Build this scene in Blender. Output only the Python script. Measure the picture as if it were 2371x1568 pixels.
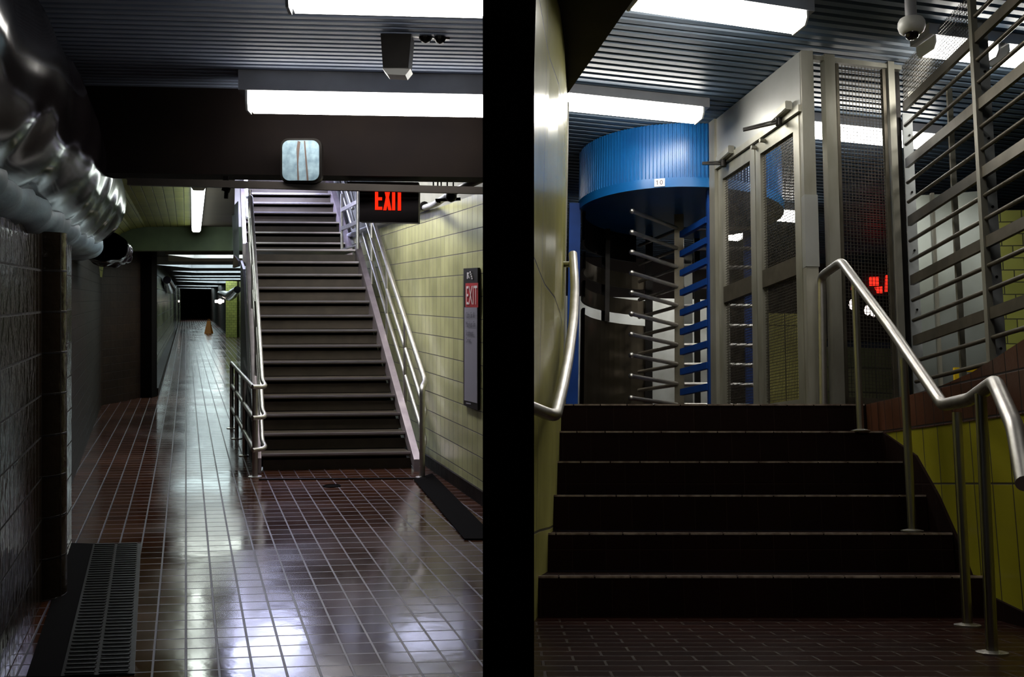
import bpy, math, random
from mathutils import Vector, Matrix, noise
random.seed(7)
sc = bpy.context.scene
for o in list(bpy.data.objects): bpy.data.objects.remove(o)
F = 2400.0; EYE = 1.6; HZ = 690.0; CX = 1185.0
# ---------------------------------------------------------------- camera, world, exposure
cam = bpy.data.cameras.new('camera'); camo = bpy.data.objects.new('camera', cam)
sc.collection.objects.link(camo); sc.camera = camo
cam.sensor_fit = 'HORIZONTAL'; cam.sensor_width = 36.0; cam.lens = 36.0*F/2371.0
camo.location = (0, 0, EYE); camo.rotation_euler = (math.pi/2, 0, 0)
cam.shift_y = (HZ-784.0)/2371.0
cam.clip_end = 400; cam.clip_start = .05
wd = bpy.data.worlds.new('world'); sc.world = wd; wd.use_nodes = True
wd.node_tree.nodes['Background'].inputs[0].default_value = (.5, .55, .7, 1)
wd.node_tree.nodes['Background'].inputs[1].default_value = 0.004
vs = sc.view_settings; vs.view_transform = 'Standard'; vs.look = 'None'; vs.gamma = 1.0; vs.use_curve_mapping = False
vs.exposure = 0.0
sc.cycles.max_bounces = 6
def area(name, loc, target, sx, sy, watts, color=(1, .97, .92)):
    l = bpy.data.lights.new(name, 'AREA'); l.shape = 'RECTANGLE'; l.size = sx; l.size_y = sy; l.energy = watts; l.color = color
    o = bpy.data.objects.new(name, l); sc.collection.objects.link(o); o.location = loc
    o.rotation_euler = (Vector(target)-Vector(loc)).to_track_quat('-Z', 'Y').to_euler(); return o

# ---------------------------------------------------------------- frames
def frame(pitch, roll):
    t = math.radians(pitch); r = math.radians(roll)
    X = Vector((1, 0, 0)); D = Vector((0, math.cos(t), -math.sin(t))); Z = Vector((0, math.sin(t), math.cos(t)))
    X2 = math.cos(r)*X-math.sin(r)*Z; Z2 = math.cos(r)*Z+math.sin(r)*X
    m = Matrix((X2, D, Z2)).transposed().to_4x4(); m.translation = (0, 0, EYE); return m
ID = Matrix.Identity(4)
FS = frame(10.16, 0.0); FU = frame(10.16, 1.5)
CUR = ID
def ray(px, py, fr):
    v = Vector(((px-CX)/F, 1, (HZ-py)/F))
    return fr.to_3x3().transposed() @ v
def L(px, py, Y): v = ray(px, py, ID)*Y; return Vector((v.x, v.y, v.z+EYE))
def LZ(px, py, z): v = ray(px, py, ID); v = v*((z-EYE)/v.z); return Vector((v.x, v.y, z))
def _at(px, py, D, fr): v = ray(px, py, fr); return v*(D/v.y)
def U(px, py, D): return _at(px, py, D, FU)
def S(px, py, D): return _at(px, py, D, FS)
def _atz(px, py, Z, fr): v = ray(px, py, fr); return v*(Z/v.z)
def UZ(px, py, Z): return _atz(px, py, Z, FU)
def SZ(px, py, Z): return _atz(px, py, Z, FS)
def SX(px, py, X): v = ray(px, py, FS); return v*(X/v.x)
def V(*a): return Vector(a)

# ---------------------------------------------------------------- materials
def nt(m): m.use_nodes = True; return m.node_tree
def base(name, col, rough=.5, metal=0., spec=.5):
    m = bpy.data.materials.new(name); t = nt(m); b = t.nodes['Principled BSDF']
    b.inputs['Base Color'].default_value = (*col, 1); b.inputs['Roughness'].default_value = rough
    b.inputs['Metallic'].default_value = metal; b.inputs['Specular IOR Level'].default_value = spec
    return m, t, b
def N(t, typ, **kw):
    n = t.nodes.new(typ)
    for k, v in kw.items():
        if k.startswith('i_'): n.inputs[k[2:].replace('_', ' ')].default_value = v
        else: setattr(n, k, v)
    return n
def worn(name, col, col2, rough=.5, metal=0., scale=6., bump=.1, r2=None, stretch=(1, 1, 1), coord='Object', detail=6):
    m, t, b = base(name, col, rough, metal)
    tc = N(t, 'ShaderNodeTexCoord'); mp = N(t, 'ShaderNodeMapping'); mp.inputs['Scale'].default_value = stretch
    t.links.new(tc.outputs[coord], mp.inputs[0])
    n = N(t, 'ShaderNodeTexNoise'); n.inputs['Scale'].default_value = scale; n.inputs['Detail'].default_value = detail
    t.links.new(mp.outputs[0], n.inputs['Vector'])
    cr = N(t, 'ShaderNodeValToRGB'); cr.color_ramp.elements[0].position = .35; cr.color_ramp.elements[1].position = .68
    cr.color_ramp.elements[0].color = (*col, 1); cr.color_ramp.elements[1].color = (*col2, 1)
    t.links.new(n.outputs['Fac'], cr.inputs[0]); t.links.new(cr.outputs[0], b.inputs['Base Color'])
    if r2 is not None:
        mr = N(t, 'ShaderNodeMapRange'); mr.inputs[1].default_value = .35; mr.inputs[2].default_value = .65
        mr.inputs[3].default_value = rough; mr.inputs[4].default_value = r2
        t.links.new(n.outputs['Fac'], mr.inputs[0]); t.links.new(mr.outputs[0], b.inputs['Roughness'])
    if bump:
        bp = N(t, 'ShaderNodeBump'); bp.inputs['Strength'].default_value = bump; bp.inputs['Distance'].default_value = .02
        t.links.new(n.outputs['Fac'], bp.inputs['Height']); t.links.new(bp.outputs[0], b.inputs['Normal'])
    return m
def tile(name, c1, c2, mortar, w, h, ms, rough=.2, offset=0., wave=.3, wavescale=9., mrough=.6, mbump=.6, spec=.5, sq=1.0, wet=None, off=(0, 0), dist=.01):
    m, t, b = base(name, c1, rough, 0, spec)
    uv = N(t, 'ShaderNodeUVMap'); mp = N(t, 'ShaderNodeMapping'); mp.inputs['Location'].default_value = (off[0], off[1], 0)
    t.links.new(uv.outputs[0], mp.inputs[0])
    br = N(t, 'ShaderNodeTexBrick'); br.offset = offset; br.offset_frequency = 2; br.squash = 1.0
    br.inputs['Scale'].default_value = 1.0; br.inputs['Brick Width'].default_value = w; br.inputs['Row Height'].default_value = h
    br.inputs['Mortar Size'].default_value = ms; br.inputs['Mortar Smooth'].default_value = .3; br.inputs['Bias'].default_value = 0
    br.inputs['Color1'].default_value = (*c1, 1); br.inputs['Color2'].default_value = (*c2, 1); br.inputs['Mortar'].default_value = (*mortar, 1)
    t.links.new(mp.outputs[0], br.inputs['Vector'])
    no = N(t, 'ShaderNodeTexNoise'); no.inputs['Scale'].default_value = wavescale; no.inputs['Detail'].default_value = 3
    t.links.new(uv.outputs[0], no.inputs['Vector'])
    n2 = N(t, 'ShaderNodeTexNoise'); n2.inputs['Scale'].default_value = 1.3; n2.inputs['Detail'].default_value = 5
    t.links.new(uv.outputs[0], n2.inputs['Vector'])
    mx = N(t, 'ShaderNodeMix', data_type='RGBA', blend_type='MULTIPLY'); mx.inputs[0].default_value = 1.0
    mr0 = N(t, 'ShaderNodeMapRange'); mr0.inputs[1].default_value = .3; mr0.inputs[2].default_value = .7; mr0.inputs[3].default_value = .62; mr0.inputs[4].default_value = 1.15
    t.links.new(n2.outputs['Fac'], mr0.inputs[0])
    t.links.new(br.outputs['Color'], mx.inputs[6]); t.links.new(mr0.outputs[0], mx.inputs[7]); t.links.new(mx.outputs[2], b.inputs['Base Color'])
    mr = N(t, 'ShaderNodeMapRange'); mr.inputs[3].default_value = rough; mr.inputs[4].default_value = mrough
    t.links.new(br.outputs['Fac'], mr.inputs[0])
    if wet:
        mw = N(t, 'ShaderNodeMapRange'); mw.inputs[1].default_value = .4; mw.inputs[2].default_value = .6; mw.inputs[3].default_value = 0; mw.inputs[4].default_value = wet
        t.links.new(n2.outputs['Fac'], mw.inputs[0])
        ad = N(t, 'ShaderNodeMath', operation='ADD'); t.links.new(mr.outputs[0], ad.inputs[0]); t.links.new(mw.outputs[0], ad.inputs[1])
        t.links.new(ad.outputs[0], b.inputs['Roughness'])
    else: t.links.new(mr.outputs[0], b.inputs['Roughness'])
    b1 = N(t, 'ShaderNodeBump', invert=True); b1.inputs['Strength'].default_value = mbump; b1.inputs['Distance'].default_value = dist
    t.links.new(br.outputs['Fac'], b1.inputs['Height'])
    b2 = N(t, 'ShaderNodeBump'); b2.inputs['Strength'].default_value = wave; b2.inputs['Distance'].default_value = .01
    t.links.new(no.outputs['Fac'], b2.inputs['Height']); t.links.new(b1.outputs[0], b2.inputs['Normal']); t.links.new(b2.outputs[0], b.inputs['Normal'])
    return m
def glow(name, col, s):
    m = bpy.data.materials.new(name); t = nt(m); t.nodes.clear()
    e = N(t, 'ShaderNodeEmission'); e.inputs[0].default_value = (*col, 1); e.inputs[1].default_value = s
    o = N(t, 'ShaderNodeOutputMaterial'); t.links.new(e.outputs[0], o.inputs[0]); return m
M = {}
M['floor'] = tile('terracotta_floor_tile', (.055, .020, .009), (.034, .012, .006), (.036, .031, .046), .139, .139, .006, rough=.10, wave=.10, wavescale=7, mrough=.42, mbump=.45, wet=.09, dist=.005)  # mortar tinted bluish to stand in for light caught by the grout
M['floor_b'] = tile('brown_floor_tile', (.03, .008, .005), (.02, .005, .004), (.035, .018, .013), .20, .095, .006, rough=.28, offset=.5, wave=.3, mrough=.5)
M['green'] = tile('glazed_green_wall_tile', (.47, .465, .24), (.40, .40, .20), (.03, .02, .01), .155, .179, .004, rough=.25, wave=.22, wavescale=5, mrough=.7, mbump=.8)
M['green_b'] = tile('green_glazed_tile_tall', (.46, .42, .035), (.40, .37, .03), (.05, .04, .015), .18, .62, .005, rough=.16, wave=.16, wavescale=4, mrough=.7)
M['green_c'] = tile('olive_glazed_tile_tall', (.50, .47, .15), (.44, .42, .12), (.06, .05, .02), .9, 1.1, .006, rough=.26, wave=.3, wavescale=2.5, mrough=.7, off=(.3, .2))
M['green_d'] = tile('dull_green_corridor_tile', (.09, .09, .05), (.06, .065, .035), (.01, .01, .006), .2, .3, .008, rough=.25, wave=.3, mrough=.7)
M['vault'] = tile('vault_tile', (.30, .31, .07), (.22, .24, .05), (.03, .03, .01), .16, .10, .005, rough=.35, offset=.5, wave=.2)
M['darktile'] = tile('dark_glazed_tile', (.022, .015, .009), (.014, .010, .006), (.006, .004, .003), .115, .218, .006, rough=.16, wave=1.0, wavescale=12, mrough=.7, mbump=1.0, dist=.015)
M['browntile'] = tile('dark_brown_tile', (.012, .0065, .004), (.008, .004, .003), (.008, .005, .004), .20, .12, .006, rough=.55, wave=.5)
M['brick'] = tile('brown_parapet_tile', (.13, .048, .025), (.09, .036, .02), (.02, .01, .008), .11, .17, .005, rough=.4, wave=.4, mrough=.7, off=(0, -.455+.17*2))
M['plaster'] = worn('green_plaster', (.12, .16, .09), (.085, .115, .07), .8, scale=3, bump=.1)
M['plaster_d'] = worn('grey_upper_plaster', (.20, .20, .17), (.14, .14, .12), .8, scale=3)
M['white_pl'] = worn('whitish_plaster', (.55, .52, .46), (.42, .40, .36), .7, scale=2.5, bump=.1)
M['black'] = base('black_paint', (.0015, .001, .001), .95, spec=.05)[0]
M['dark'] = worn('dark_mottled_paint', (.010, .007, .006), (.018, .012, .010), .7, scale=3, bump=.2)  # dark brown tone with random mottling
M['brownc'] = worn('brown_ceiling', (.05, .035, .02), (.035, .025, .016), .8, scale=2)
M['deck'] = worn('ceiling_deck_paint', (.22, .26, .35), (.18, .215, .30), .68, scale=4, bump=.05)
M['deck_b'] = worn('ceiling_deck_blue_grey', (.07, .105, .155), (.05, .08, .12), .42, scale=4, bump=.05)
M['housing'] = worn('grey_fixture_paint', (.30, .30, .32), (.24, .24, .26), .4, scale=5, bump=.03)
M['steel'] = worn('brushed_steel', (.52, .51, .46), (.40, .39, .34), .28, 1., scale=7, bump=.04, r2=.42, stretch=(1, 1, .25))
M['steel_s'] = worn('worn_stainless_sheet', (.30, .31, .30), (.20, .20, .185), .34, 1., scale=2.2, bump=.05, r2=.45)
M['steel_w'] = worn('pale_aluminium_frame', (.40, .39, .34), (.27, .26, .21), .45, .55, scale=6, bump=.04, stretch=(1, 1, .3))
M['rail'] = worn('polished_rail', (.62, .60, .58), (.50, .48, .46), .36, 1., scale=14, bump=.0, r2=.42)
M['bronze'] = worn('dull_cage_bar', (.15, .13, .10), (.10, .09, .065), .42, .6, scale=9, bump=.05)
M['strut'] = worn('strut_paint', (.035, .027, .022), (.02, .015, .012), .6, scale=5)
M['header'] = worn('near_black_header_paint', (.006, .004, .004), (.009, .006, .005), .75, scale=3, bump=.2)  # near-black tone, faintly mottled
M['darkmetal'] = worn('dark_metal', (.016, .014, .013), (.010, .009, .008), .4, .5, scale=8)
M['panelm'] = worn('matt_steel_panel', (.40, .41, .40), (.31, .31, .29), .42, .5, scale=2, bump=.03)
M['booth'] = worn('booth_steel_sheet', (.20, .22, .21), (.11, .12, .10), .33, .9, scale=1.6, bump=.08)
M['wire'] = worn('wire_mesh', (.09, .08, .065), (.06, .055, .045), .45, .5, scale=10, bump=0)
M['blue'] = worn('blue_enamel', (.006, .12, .36), (.005, .085, .28), .30, scale=3, bump=.03)
M['blue_d'] = worn('blue_bar_paint', (.004, .045, .24), (.003, .034, .18), .6, scale=5, bump=.03)
M['step'] = worn('brown_step_plate', (.056, .043, .028), (.040, .031, .020), .5, .2, scale=7, bump=.12)
M['nose'] = worn('worn_nosing', (.62, .58, .60), (.48, .44, .46), .3, .9, scale=12, bump=.05, stretch=(.3, 1, 1))
M['string'] = worn('lavender_grey_stringer', (.42, .36, .38), (.32, .27, .29), .35, .6, scale=8, bump=.1)
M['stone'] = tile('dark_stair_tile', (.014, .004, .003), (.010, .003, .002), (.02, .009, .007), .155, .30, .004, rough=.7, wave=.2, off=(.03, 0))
M['edge'] = worn('worn_tile_edge', (.45, .36, .30), (.16, .11, .09), .35, scale=22, bump=.2)
M['film'] = worn('black_plastic_film', (.014, .011, .013), (.008, .006, .008), .13, .0, scale=2.0, bump=.10, detail=2)
M['foil'] = worn('silver_foil_wrap', (.22, .32, .39), (.10, .15, .18), .55, .0, scale=7, bump=.5, stretch=(1, .4, 1))
M['mirror'] = worn('mottled_pale_blue_panel', (.27, .38, .45), (.13, .20, .25), .45, .0, scale=22, bump=.05)
M['rust'] = base('rust_stain', (.10, .07, .06), .8)[0]
M['white'] = base('white_plastic', (.62, .62, .60), .4)[0]
M['dome'] = base('smoked_dome', (.01, .008, .01), .06)[0]
M['signk'] = base('sign_black', (.012, .009, .011), .45)[0]
M['signr'] = base('sign_red', (.42, .012, .02), .4)[0]
M['signg'] = base('sign_grey', (.22, .21, .26), .45)[0]
M['signw'] = base('sign_white', (.6, .58, .58), .45)[0]
M['signt'] = base('sign_text', (.05, .045, .06), .5)[0]
M['yellow'] = base('safety_yellow', (.72, .50, .01), .4)[0]
M['orange'] = base('orange_plastic', (.26, .09, .005), .5)[0]
M['lamp'] = glow('fluorescent_lens', (1.0, .965, .90), 16.0)
M['guard'] = worn('bronzed_guard_sheet', (.14, .12, .09), (.08, .065, .045), .36, .85, scale=2, bump=.05)
M['flange'] = worn('pale_painted_flange', (.38, .40, .41), (.28, .30, .30), .5, .0, scale=8, bump=.03)
M['lamp_r'] = glow('fluorescent_lens_right', (1.0, .965, .88), 26.0)
M['lamp_dim'] = glow('dim_lens', (.9, .95, 1.0), 3.5)
M['lamp_shaft'] = glow('shaft_lens', (.64, .68, 1.0), 46.0)
M['wall_fill'] = glow('wall_fill_glow', (.95, .93, .92), 44.0)  # glow of the added lamp that brightens the tile wall
M['lamp_up'] = glow('stairwell_lens', (.68, .70, 1.0), 28.0)
M['lamp_far'] = glow('old_fluorescent_lens', (.90, 1.0, .92), 9.0)
M['lamp_cool'] = glow('cool_panel_lens', (.76, .94, .95), 5.5)
M['exit'] = glow('red_exit_letters', (1.0, .018, .004), 1.6)
M['neon'] = glow('red_sign_lamp', (1.0, .02, .01), 2.2)
M['bulb'] = glow('warm_bulb', (1.0, .85, .78), 3.0)

for k_, sp_ in (('header', .08), ('dark', .15), ('signk', .15), ('film', .07), ('darktile', .2), ('brick', .3), ('blue_d', .2), ('floor_b', .2), ('darkmetal', .2), ('browntile', .1), ('stone', .1)):
    M[k_].node_tree.nodes['Principled BSDF'].inputs['Specular IOR Level'].default_value = sp_
# ---------------------------------------------------------------- mesh builder
class MB:
    def __init__(s): s.v = []; s.f = []; s.uv = []
    def face(s, pts, uvs=None):
        pts = [Vector(p) for p in pts]; i = len(s.v); s.v += pts; s.f.append(list(range(i, i+len(pts))))
        if uvs is None:
            n = (pts[1]-pts[0]).cross(pts[-1]-pts[0]); a = [abs(n.x), abs(n.y), abs(n.z)]; k = a.index(max(a))
            if k == 0: uvs = [(p.y, p.z) for p in pts]
            elif k == 1: uvs = [(p.x, p.z) for p in pts]
            else: uvs = [(p.x, p.y) for p in pts]
        s.uv.append(uvs); return s
    def hexa(s, b, t, uvs=None):    # bottom quad (ccw from above), top quad
        s.face([b[3], b[2], b[1], b[0]]); s.face(t)
        for i in range(4):
            j = (i+1) % 4; s.face([b[i], b[j], t[j], t[i]])
        return s
    def box(s, a, b):
        x0, y0, z0 = [min(a[i], b[i]) for i in range(3)]; x1, y1, z1 = [max(a[i], b[i]) for i in range(3)]
        return s.hexa([V(x0, y0, z0), V(x1, y0, z0), V(x1, y1, z0), V(x0, y1, z0)], [V(x0, y0, z1), V(x1, y0, z1), V(x1, y1, z1), V(x0, y1, z1)])
    def prism(s, poly, vec):        # poly list of Vectors, extruded by vec
        poly = [Vector(p) for p in poly]; vec = Vector(vec); top = [p+vec for p in poly]; n = len(poly)
        nrm = Vector((0, 0, 0))
        for i in range(n): nrm += poly[i].cross(poly[(i+1) % n])
        if nrm.dot(vec) > 0: s.face(poly[::-1]); s.face(top); fl = False
        else: s.face(poly); s.face(top[::-1]); fl = True
        for i in range(n):
            j = (i+1) % n; q = [poly[i], poly[j], top[j], top[i]]
            s.face(q[::-1] if fl else q)
        return s
    def beam(s, a, b, w, h, up=(0, 0, 1), bev=0):  # rectangular bar, w sideways, h along up
        a = Vector(a); b = Vector(b); d = (b-a).normalized(); up = Vector(up)
        x = d.cross(up)
        if x.length < 1e-4: x = d.cross(Vector((0, 1, 0)))
        x.normalize(); u = x.cross(d)
        if bev:
            pr = [(-w/2, -h/2+bev), (-w/2+bev, -h/2), (w/2-bev, -h/2), (w/2, -h/2+bev), (w/2, h/2-bev), (w/2-bev, h/2), (-w/2+bev, h/2), (-w/2, h/2-bev)]
        else: pr = [(-w/2, -h/2), (w/2, -h/2), (w/2, h/2), (-w/2, h/2)]
        return s.prism([a+x*p+u*q for p, q in pr], b-a)
    def tube(s, pts, r, seg=12, cap=True, ball=False):
        pts = [Vector(p) for p in pts]; rings = []; n = len(pts)
        rr = r if isinstance(r, (list, tuple)) else [r]*n
        prev = None
        for i, p in enumerate(pts):
            if i == 0: t = pts[1]-p
            elif i == n-1: t = p-pts[-2]
            else: t = (p-pts[i-1]).normalized()+(pts[i+1]-p).normalized()
            t.normalize()
            if prev is None:
                x = t.cross(Vector((0, 0, 1)))
                if x.length < .05: x = t.cross(Vector((0, 1, 0)))
            else: x = prev-t*prev.dot(t)
            x.normalize(); y = t.cross(x); prev = x
            rings.append([p+(x*math.cos(2*math.pi*k/seg)+y*math.sin(2*math.pi*k/seg))*rr[i] for k in range(seg)])
        base = len(s.v)
        for rg in rings: s.v += rg
        acc = 0
        for i in range(n-1):
            l = (pts[i+1]-pts[i]).length
            for k in range(seg):
                k2 = (k+1) % seg; a = base+i*seg+k; b = base+i*seg+k2
                s.f.append([a, a+seg, b+seg, b]); s.uv.append([(k/seg, acc), (k/seg, acc+l), ((k+1)/seg, acc+l), ((k+1)/seg, acc)])
            acc += l
        if cap:
            s.f.append([base+k for k in range(seg)]); s.uv.append([(0, 0)]*seg)
            s.f.append([base+(n-1)*seg+k for k in range(seg)][::-1]); s.uv.append([(0, 0)]*seg)
        return s
    def ball(s, c, r, seg=10):
        c = Vector(c); n = seg//2+1; pts = []; rr = []
        for i in range(n):
            a = math.pi*(i+.15)/(n-.7); pts.append(c+Vector((0, 0, -math.cos(a)*r))); rr.append(max(.0004, math.sin(a)*r))
        return s.tube(pts, rr, seg)
    def lathe(s, c, prof, seg=32):  # prof [(r,z)]
        c = Vector(c); base = len(s.v); n = len(prof)
        for r, z in prof: s.v += [c+Vector((max(r, .0005)*math.cos(2*math.pi*k/seg), max(r, .0005)*math.sin(2*math.pi*k/seg), z)) for k in range(seg)]
        for i in range(n-1):
            for k in range(seg):
                k2 = (k+1) % seg; a = base+i*seg; s.f.append([a+k, a+k2, a+seg+k2, a+seg+k]); s.uv.append([(0, 0)]*4)
        s.f.append([base+k for k in range(seg)][::-1]); s.uv.append([(0, 0)]*seg)
        s.f.append([base+(n-1)*seg+k for k in range(seg)]); s.uv.append([(0, 0)]*seg)
        return s
def smooth_path(pts, n=6, rad=.08):
    pts = [Vector(p) for p in pts]; out = [pts[0]]
    for i in range(1, len(pts)-1):
        a, b, c = pts[i-1], pts[i], pts[i+1]; r = min(rad, (a-b).length*.45, (c-b).length*.45)
        p = b+(a-b).normalized()*r; q = b+(c-b).normalized()*r
        for k in range(n+1):
            t = k/n; out.append(p*(1-t)**2+b*2*t*(1-t)+q*t*t)
    out.append(pts[-1]); return out

def link(name, mb, mat, origin=None, smooth=False):
    me = bpy.data.meshes.new(name); org = Vector(origin) if origin is not None else Vector((0, 0, 0))
    me.from_pydata([tuple(p-org) for p in mb.v], [], mb.f)
    uvl = me.uv_layers.new(name='UVMap'); k = 0; fl = []
    for u in mb.uv:
        for c in u: fl += [c[0], c[1]]
    uvl.data.foreach_set('uv', fl)
    me.materials.append(M[mat] if isinstance(mat, str) else mat)
    if smooth: me.polygons.foreach_set('use_smooth', [True]*len(me.polygons)); me.set_sharp_from_angle(angle=.7)
    me.update(); o = bpy.data.objects.new(name, me); sc.collection.objects.link(o); return o
def tag(o, label, cat, group=None, kind=None):
    if label: o['label'] = label
    if cat: o['category'] = cat
    if group: o['group'] = group
    if kind: o['kind'] = kind
    return o
def center(mb):
    xs = [p.x for p in mb.v]; ys = [p.y for p in mb.v]; zs = [p.z for p in mb.v]
    return V((min(xs)+max(xs))/2, (min(ys)+max(ys))/2, min(zs))
def single(name, mb, mat, label, cat, group=None, kind=None, smooth=False):
    c = center(mb); o = link(name, mb, mat, c, smooth); o.matrix_world = CUR @ Matrix.Translation(c)
    return tag(o, label, cat, group, kind)
def struct(name, mb, mat, label=None, smooth=False): return single(name, mb, mat, label, None, kind='structure', smooth=smooth)
def thing(name, at, label, cat, group=None):
    o = bpy.data.objects.new(name, None); o.empty_display_size = .1; sc.collection.objects.link(o)
    o.matrix_world = CUR @ Matrix.Translation(Vector(at)); o['_o'] = [at[0], at[1], at[2]]
    return tag(o, label, cat, group)
def org(o):
    while o.parent and '_o' not in o: o = o.parent
    return Vector(o['_o'])
def part(name, mb, mat, parent, label=None, smooth=False):
    o = link(name, mb, mat, org(parent), smooth); o.parent = parent
    if label: o['label'] = label
    return o
def text_mb(s, width, height, origin, xdir, zdir, depth=.002):
    cu = bpy.data.curves.new('t', 'FONT'); cu.body = s; cu.extrude = .0
    ob = bpy.data.objects.new('t', cu); sc.collection.objects.link(ob); bpy.context.view_layer.update()
    me = bpy.data.meshes.new_from_object(ob.evaluated_get(bpy.context.evaluated_depsgraph_get()))
    xs = [v.co.x for v in me.vertices]; ys = [v.co.y for v in me.vertices]; x0, x1, y0, y1 = min(xs), max(xs), min(ys), max(ys)
    xdir = Vector(xdir).normalized(); zdir = Vector(zdir).normalized(); n = xdir.cross(zdir)
    def mp(co): return Vector(origin)+xdir*((co.x-x0)/(x1-x0)*width)+zdir*((co.y-y0)/(y1-y0)*height)
    mb = MB()
    for p in me.polygons: mb.face([mp(me.vertices[i].co)+n*depth for i in p.vertices])
    bpy.data.objects.remove(ob); bpy.data.meshes.remove(me); bpy.data.curves.remove(cu); return mb

def fixture(name, a, b, label, w=.2, hh=.10, lh=.09, lens='lamp', group=None, segs=1, cat='ceiling light', zceil=None):
    """a,b: lens bottom centre line ends; housing above"""
    a = Vector(a); b = Vector(b); d = (b-a).normalized(); s = d.cross(V(0, 0, 1)).normalized(); z = V(0, 0, 1)
    top = (zceil - a.z) if zceil else hh+lh
    t = thing(name, (a+b)/2+z*top, label, cat, group)
    hb = MB().prism([a-d*.05+s*(w/2)+z*lh, a-d*.05-s*(w/2)+z*lh, a-d*.05-s*(w/2)+z*top, a-d*.05+s*(w/2)+z*top], b-a+d*.1)
    part('housing', hb, 'housing', t)
    L_ = (b-a).length
    for k in range(segs):
        p = a+d*(L_*k/segs+.012); q = a+d*(L_*(k+1)/segs-.012)
        pr = [(-w*.46, lh-.001), (-w*.46, lh*.45), (-w*.33, 0), (w*.33, 0), (w*.46, lh*.45), (w*.46, lh-.001)]
        part('diffuser', MB().prism([p+s*x+z*y for x, y in pr], q-p), lens, t)
    for p, sg in ((a, -1), (b, 1)):
        pr = [(-w*.48, lh-.002), (-w*.48, lh*.4), (-w*.35, -.006), (w*.35, -.006), (w*.48, lh*.4), (w*.48, lh-.002)]
        part('end_cap', MB().prism([p+s*x+z*y for x, y in pr], d*sg*.012), 'white', t)
    return t

def corrugated(P, c, d, lc, ld, period, amp, mat, name, label=None, xmin=None):
    c = Vector(c).normalized(); d = Vector(d).normalized(); P = Vector(P); mb = MB(); n = int(ld/period); prof = [(0, 0), (.55, 0), (.68, 1), (.87, 1), (1, 0)]
    for i in range(n):
        for k in range(4):
            p0 = P+d*(period*(i+prof[k][0]))+V(0, 0, amp*prof[k][1]); p1 = P+d*(period*(i+prof[k+1][0]))+V(0, 0, amp*prof[k+1][1])
            o0 = p0 if xmin is None else p0+c*((xmin-p0.x)/c.x); o1 = p1 if xmin is None else p1+c*((xmin-p1.x)/c.x)
            mb.face([o0, o1, p1+c*lc, p0+c*lc])
    top = V(0, 0, .12); e0 = P if xmin is None else P+c*((xmin-P.x)/c.x); e1 = P+d*ld; e1 = e1 if xmin is None else e1+c*((xmin-e1.x)/c.x)
    q = [e0+top, e1+top, P+top+d*ld+c*lc, P+top+c*lc]; mb.face(q)
    return struct(name, mb, mat, label)

# ================================================================ LEFT HALL (world frame, floor z=0)
CUR = ID
DV = V(-.3146, 1, 0); CV = V(1, .1, 0)
def uvf(p): return ((p.x+.3146*p.y)/1.0315, (p.y-.1*p.x)/1.0315)
def wl(Y, X0, Y0, s=-.3146): return X0+s*(Y-Y0)
def TW(Y): return wl(Y, -.223, 8.0)         # right tile wall
def NW(Y): return wl(Y, -2.915, 6.86)       # near left wall
# floor
mb = MB(); rows = [1.5, 3, 4.5, 6, 7.55, 10, 15, 20, 30, 45, 70, 110]
for y0, y1 in zip(rows[:-1], rows[1:]):
    r0 = min(-.08, TW(y0)) if y0 >= 7.5 else -.08; r1 = min(-.08, TW(y1)) if y1 >= 7.5 else -.08
    q = [V(NW(y0)-1.6, y0, 0), V(r0, y0, 0), V(r1, y1, 0), V(NW(y1)-1.6-(y1-7)*.02, y1, 0)]
    mb.face(q, [uvf(p) for p in q])
struct('floor', mb, 'floor', 'dark brown glossy square tile floor of the left hall')
def vwall(name, pts, z0, z1, mat, thick=0, label=None, smooth=False):
    """vertical wall through plan points, normal to the right of travel; thick adds a back"""
    mb = MB(); acc = 0; P = [V(p[0], p[1], 0) for p in pts]
    zz0 = z0 if isinstance(z0, (list, tuple)) else [z0]*len(P); zz1 = z1 if isinstance(z1, (list, tuple)) else [z1]*len(P)
    nr = []
    for i in range(len(P)):
        a = P[max(0, i-1)]; b = P[min(len(P)-1, i+1)]; t = (b-a).normalized(); nr.append(V(-t.y, t.x, 0))
    for i in range(len(P)-1):
        l = (P[i+1]-P[i]).length; a, b = P[i], P[i+1]
        mb.face([a+V(0, 0, zz0[i]), b+V(0, 0, zz0[i+1]), b+V(0, 0, zz1[i+1]), a+V(0, 0, zz1[i])], [(acc, zz0[i]), (acc+l, zz0[i+1]), (acc+l, zz1[i+1]), (acc, zz1[i])])
        if thick:
            a2 = a+nr[i]*thick; b2 = b+nr[i+1]*thick
            mb.face([b2+V(0, 0, zz0[i+1]), a2+V(0, 0, zz0[i]), a2+V(0, 0, zz1[i]), b2+V(0, 0, zz1[i+1])])
            mb.face([a+V(0, 0, zz1[i]), b+V(0, 0, zz1[i+1]), b2+V(0, 0, zz1[i+1]), a2+V(0, 0, zz1[i])])
            mb.face([a+V(0, 0, zz0[i]), a2+V(0, 0, zz0[i]), b2+V(0, 0, zz0[i+1]), b+V(0, 0, zz0[i+1])])
        acc += l
    if thick:
        for i in (0, len(P)-1):
            a = P[i]; a2 = a+nr[i]*thick; mb.face([a+V(0, 0, zz0[i]), a+V(0, 0, zz1[i]), a2+V(0, 0, zz1[i]), a2+V(0, 0, zz0[i])])
    return struct(name, mb, mat, label, smooth)
# divider pillar and partition
mb = MB().box((-.0845, 3.0, -1.2), (.0640, 3.16, 5)).box((-.075, 3.1, -1.2), (.045, 16, 5))
struct('wall_divider', mb, 'black', 'black wall between the two halls')
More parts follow.
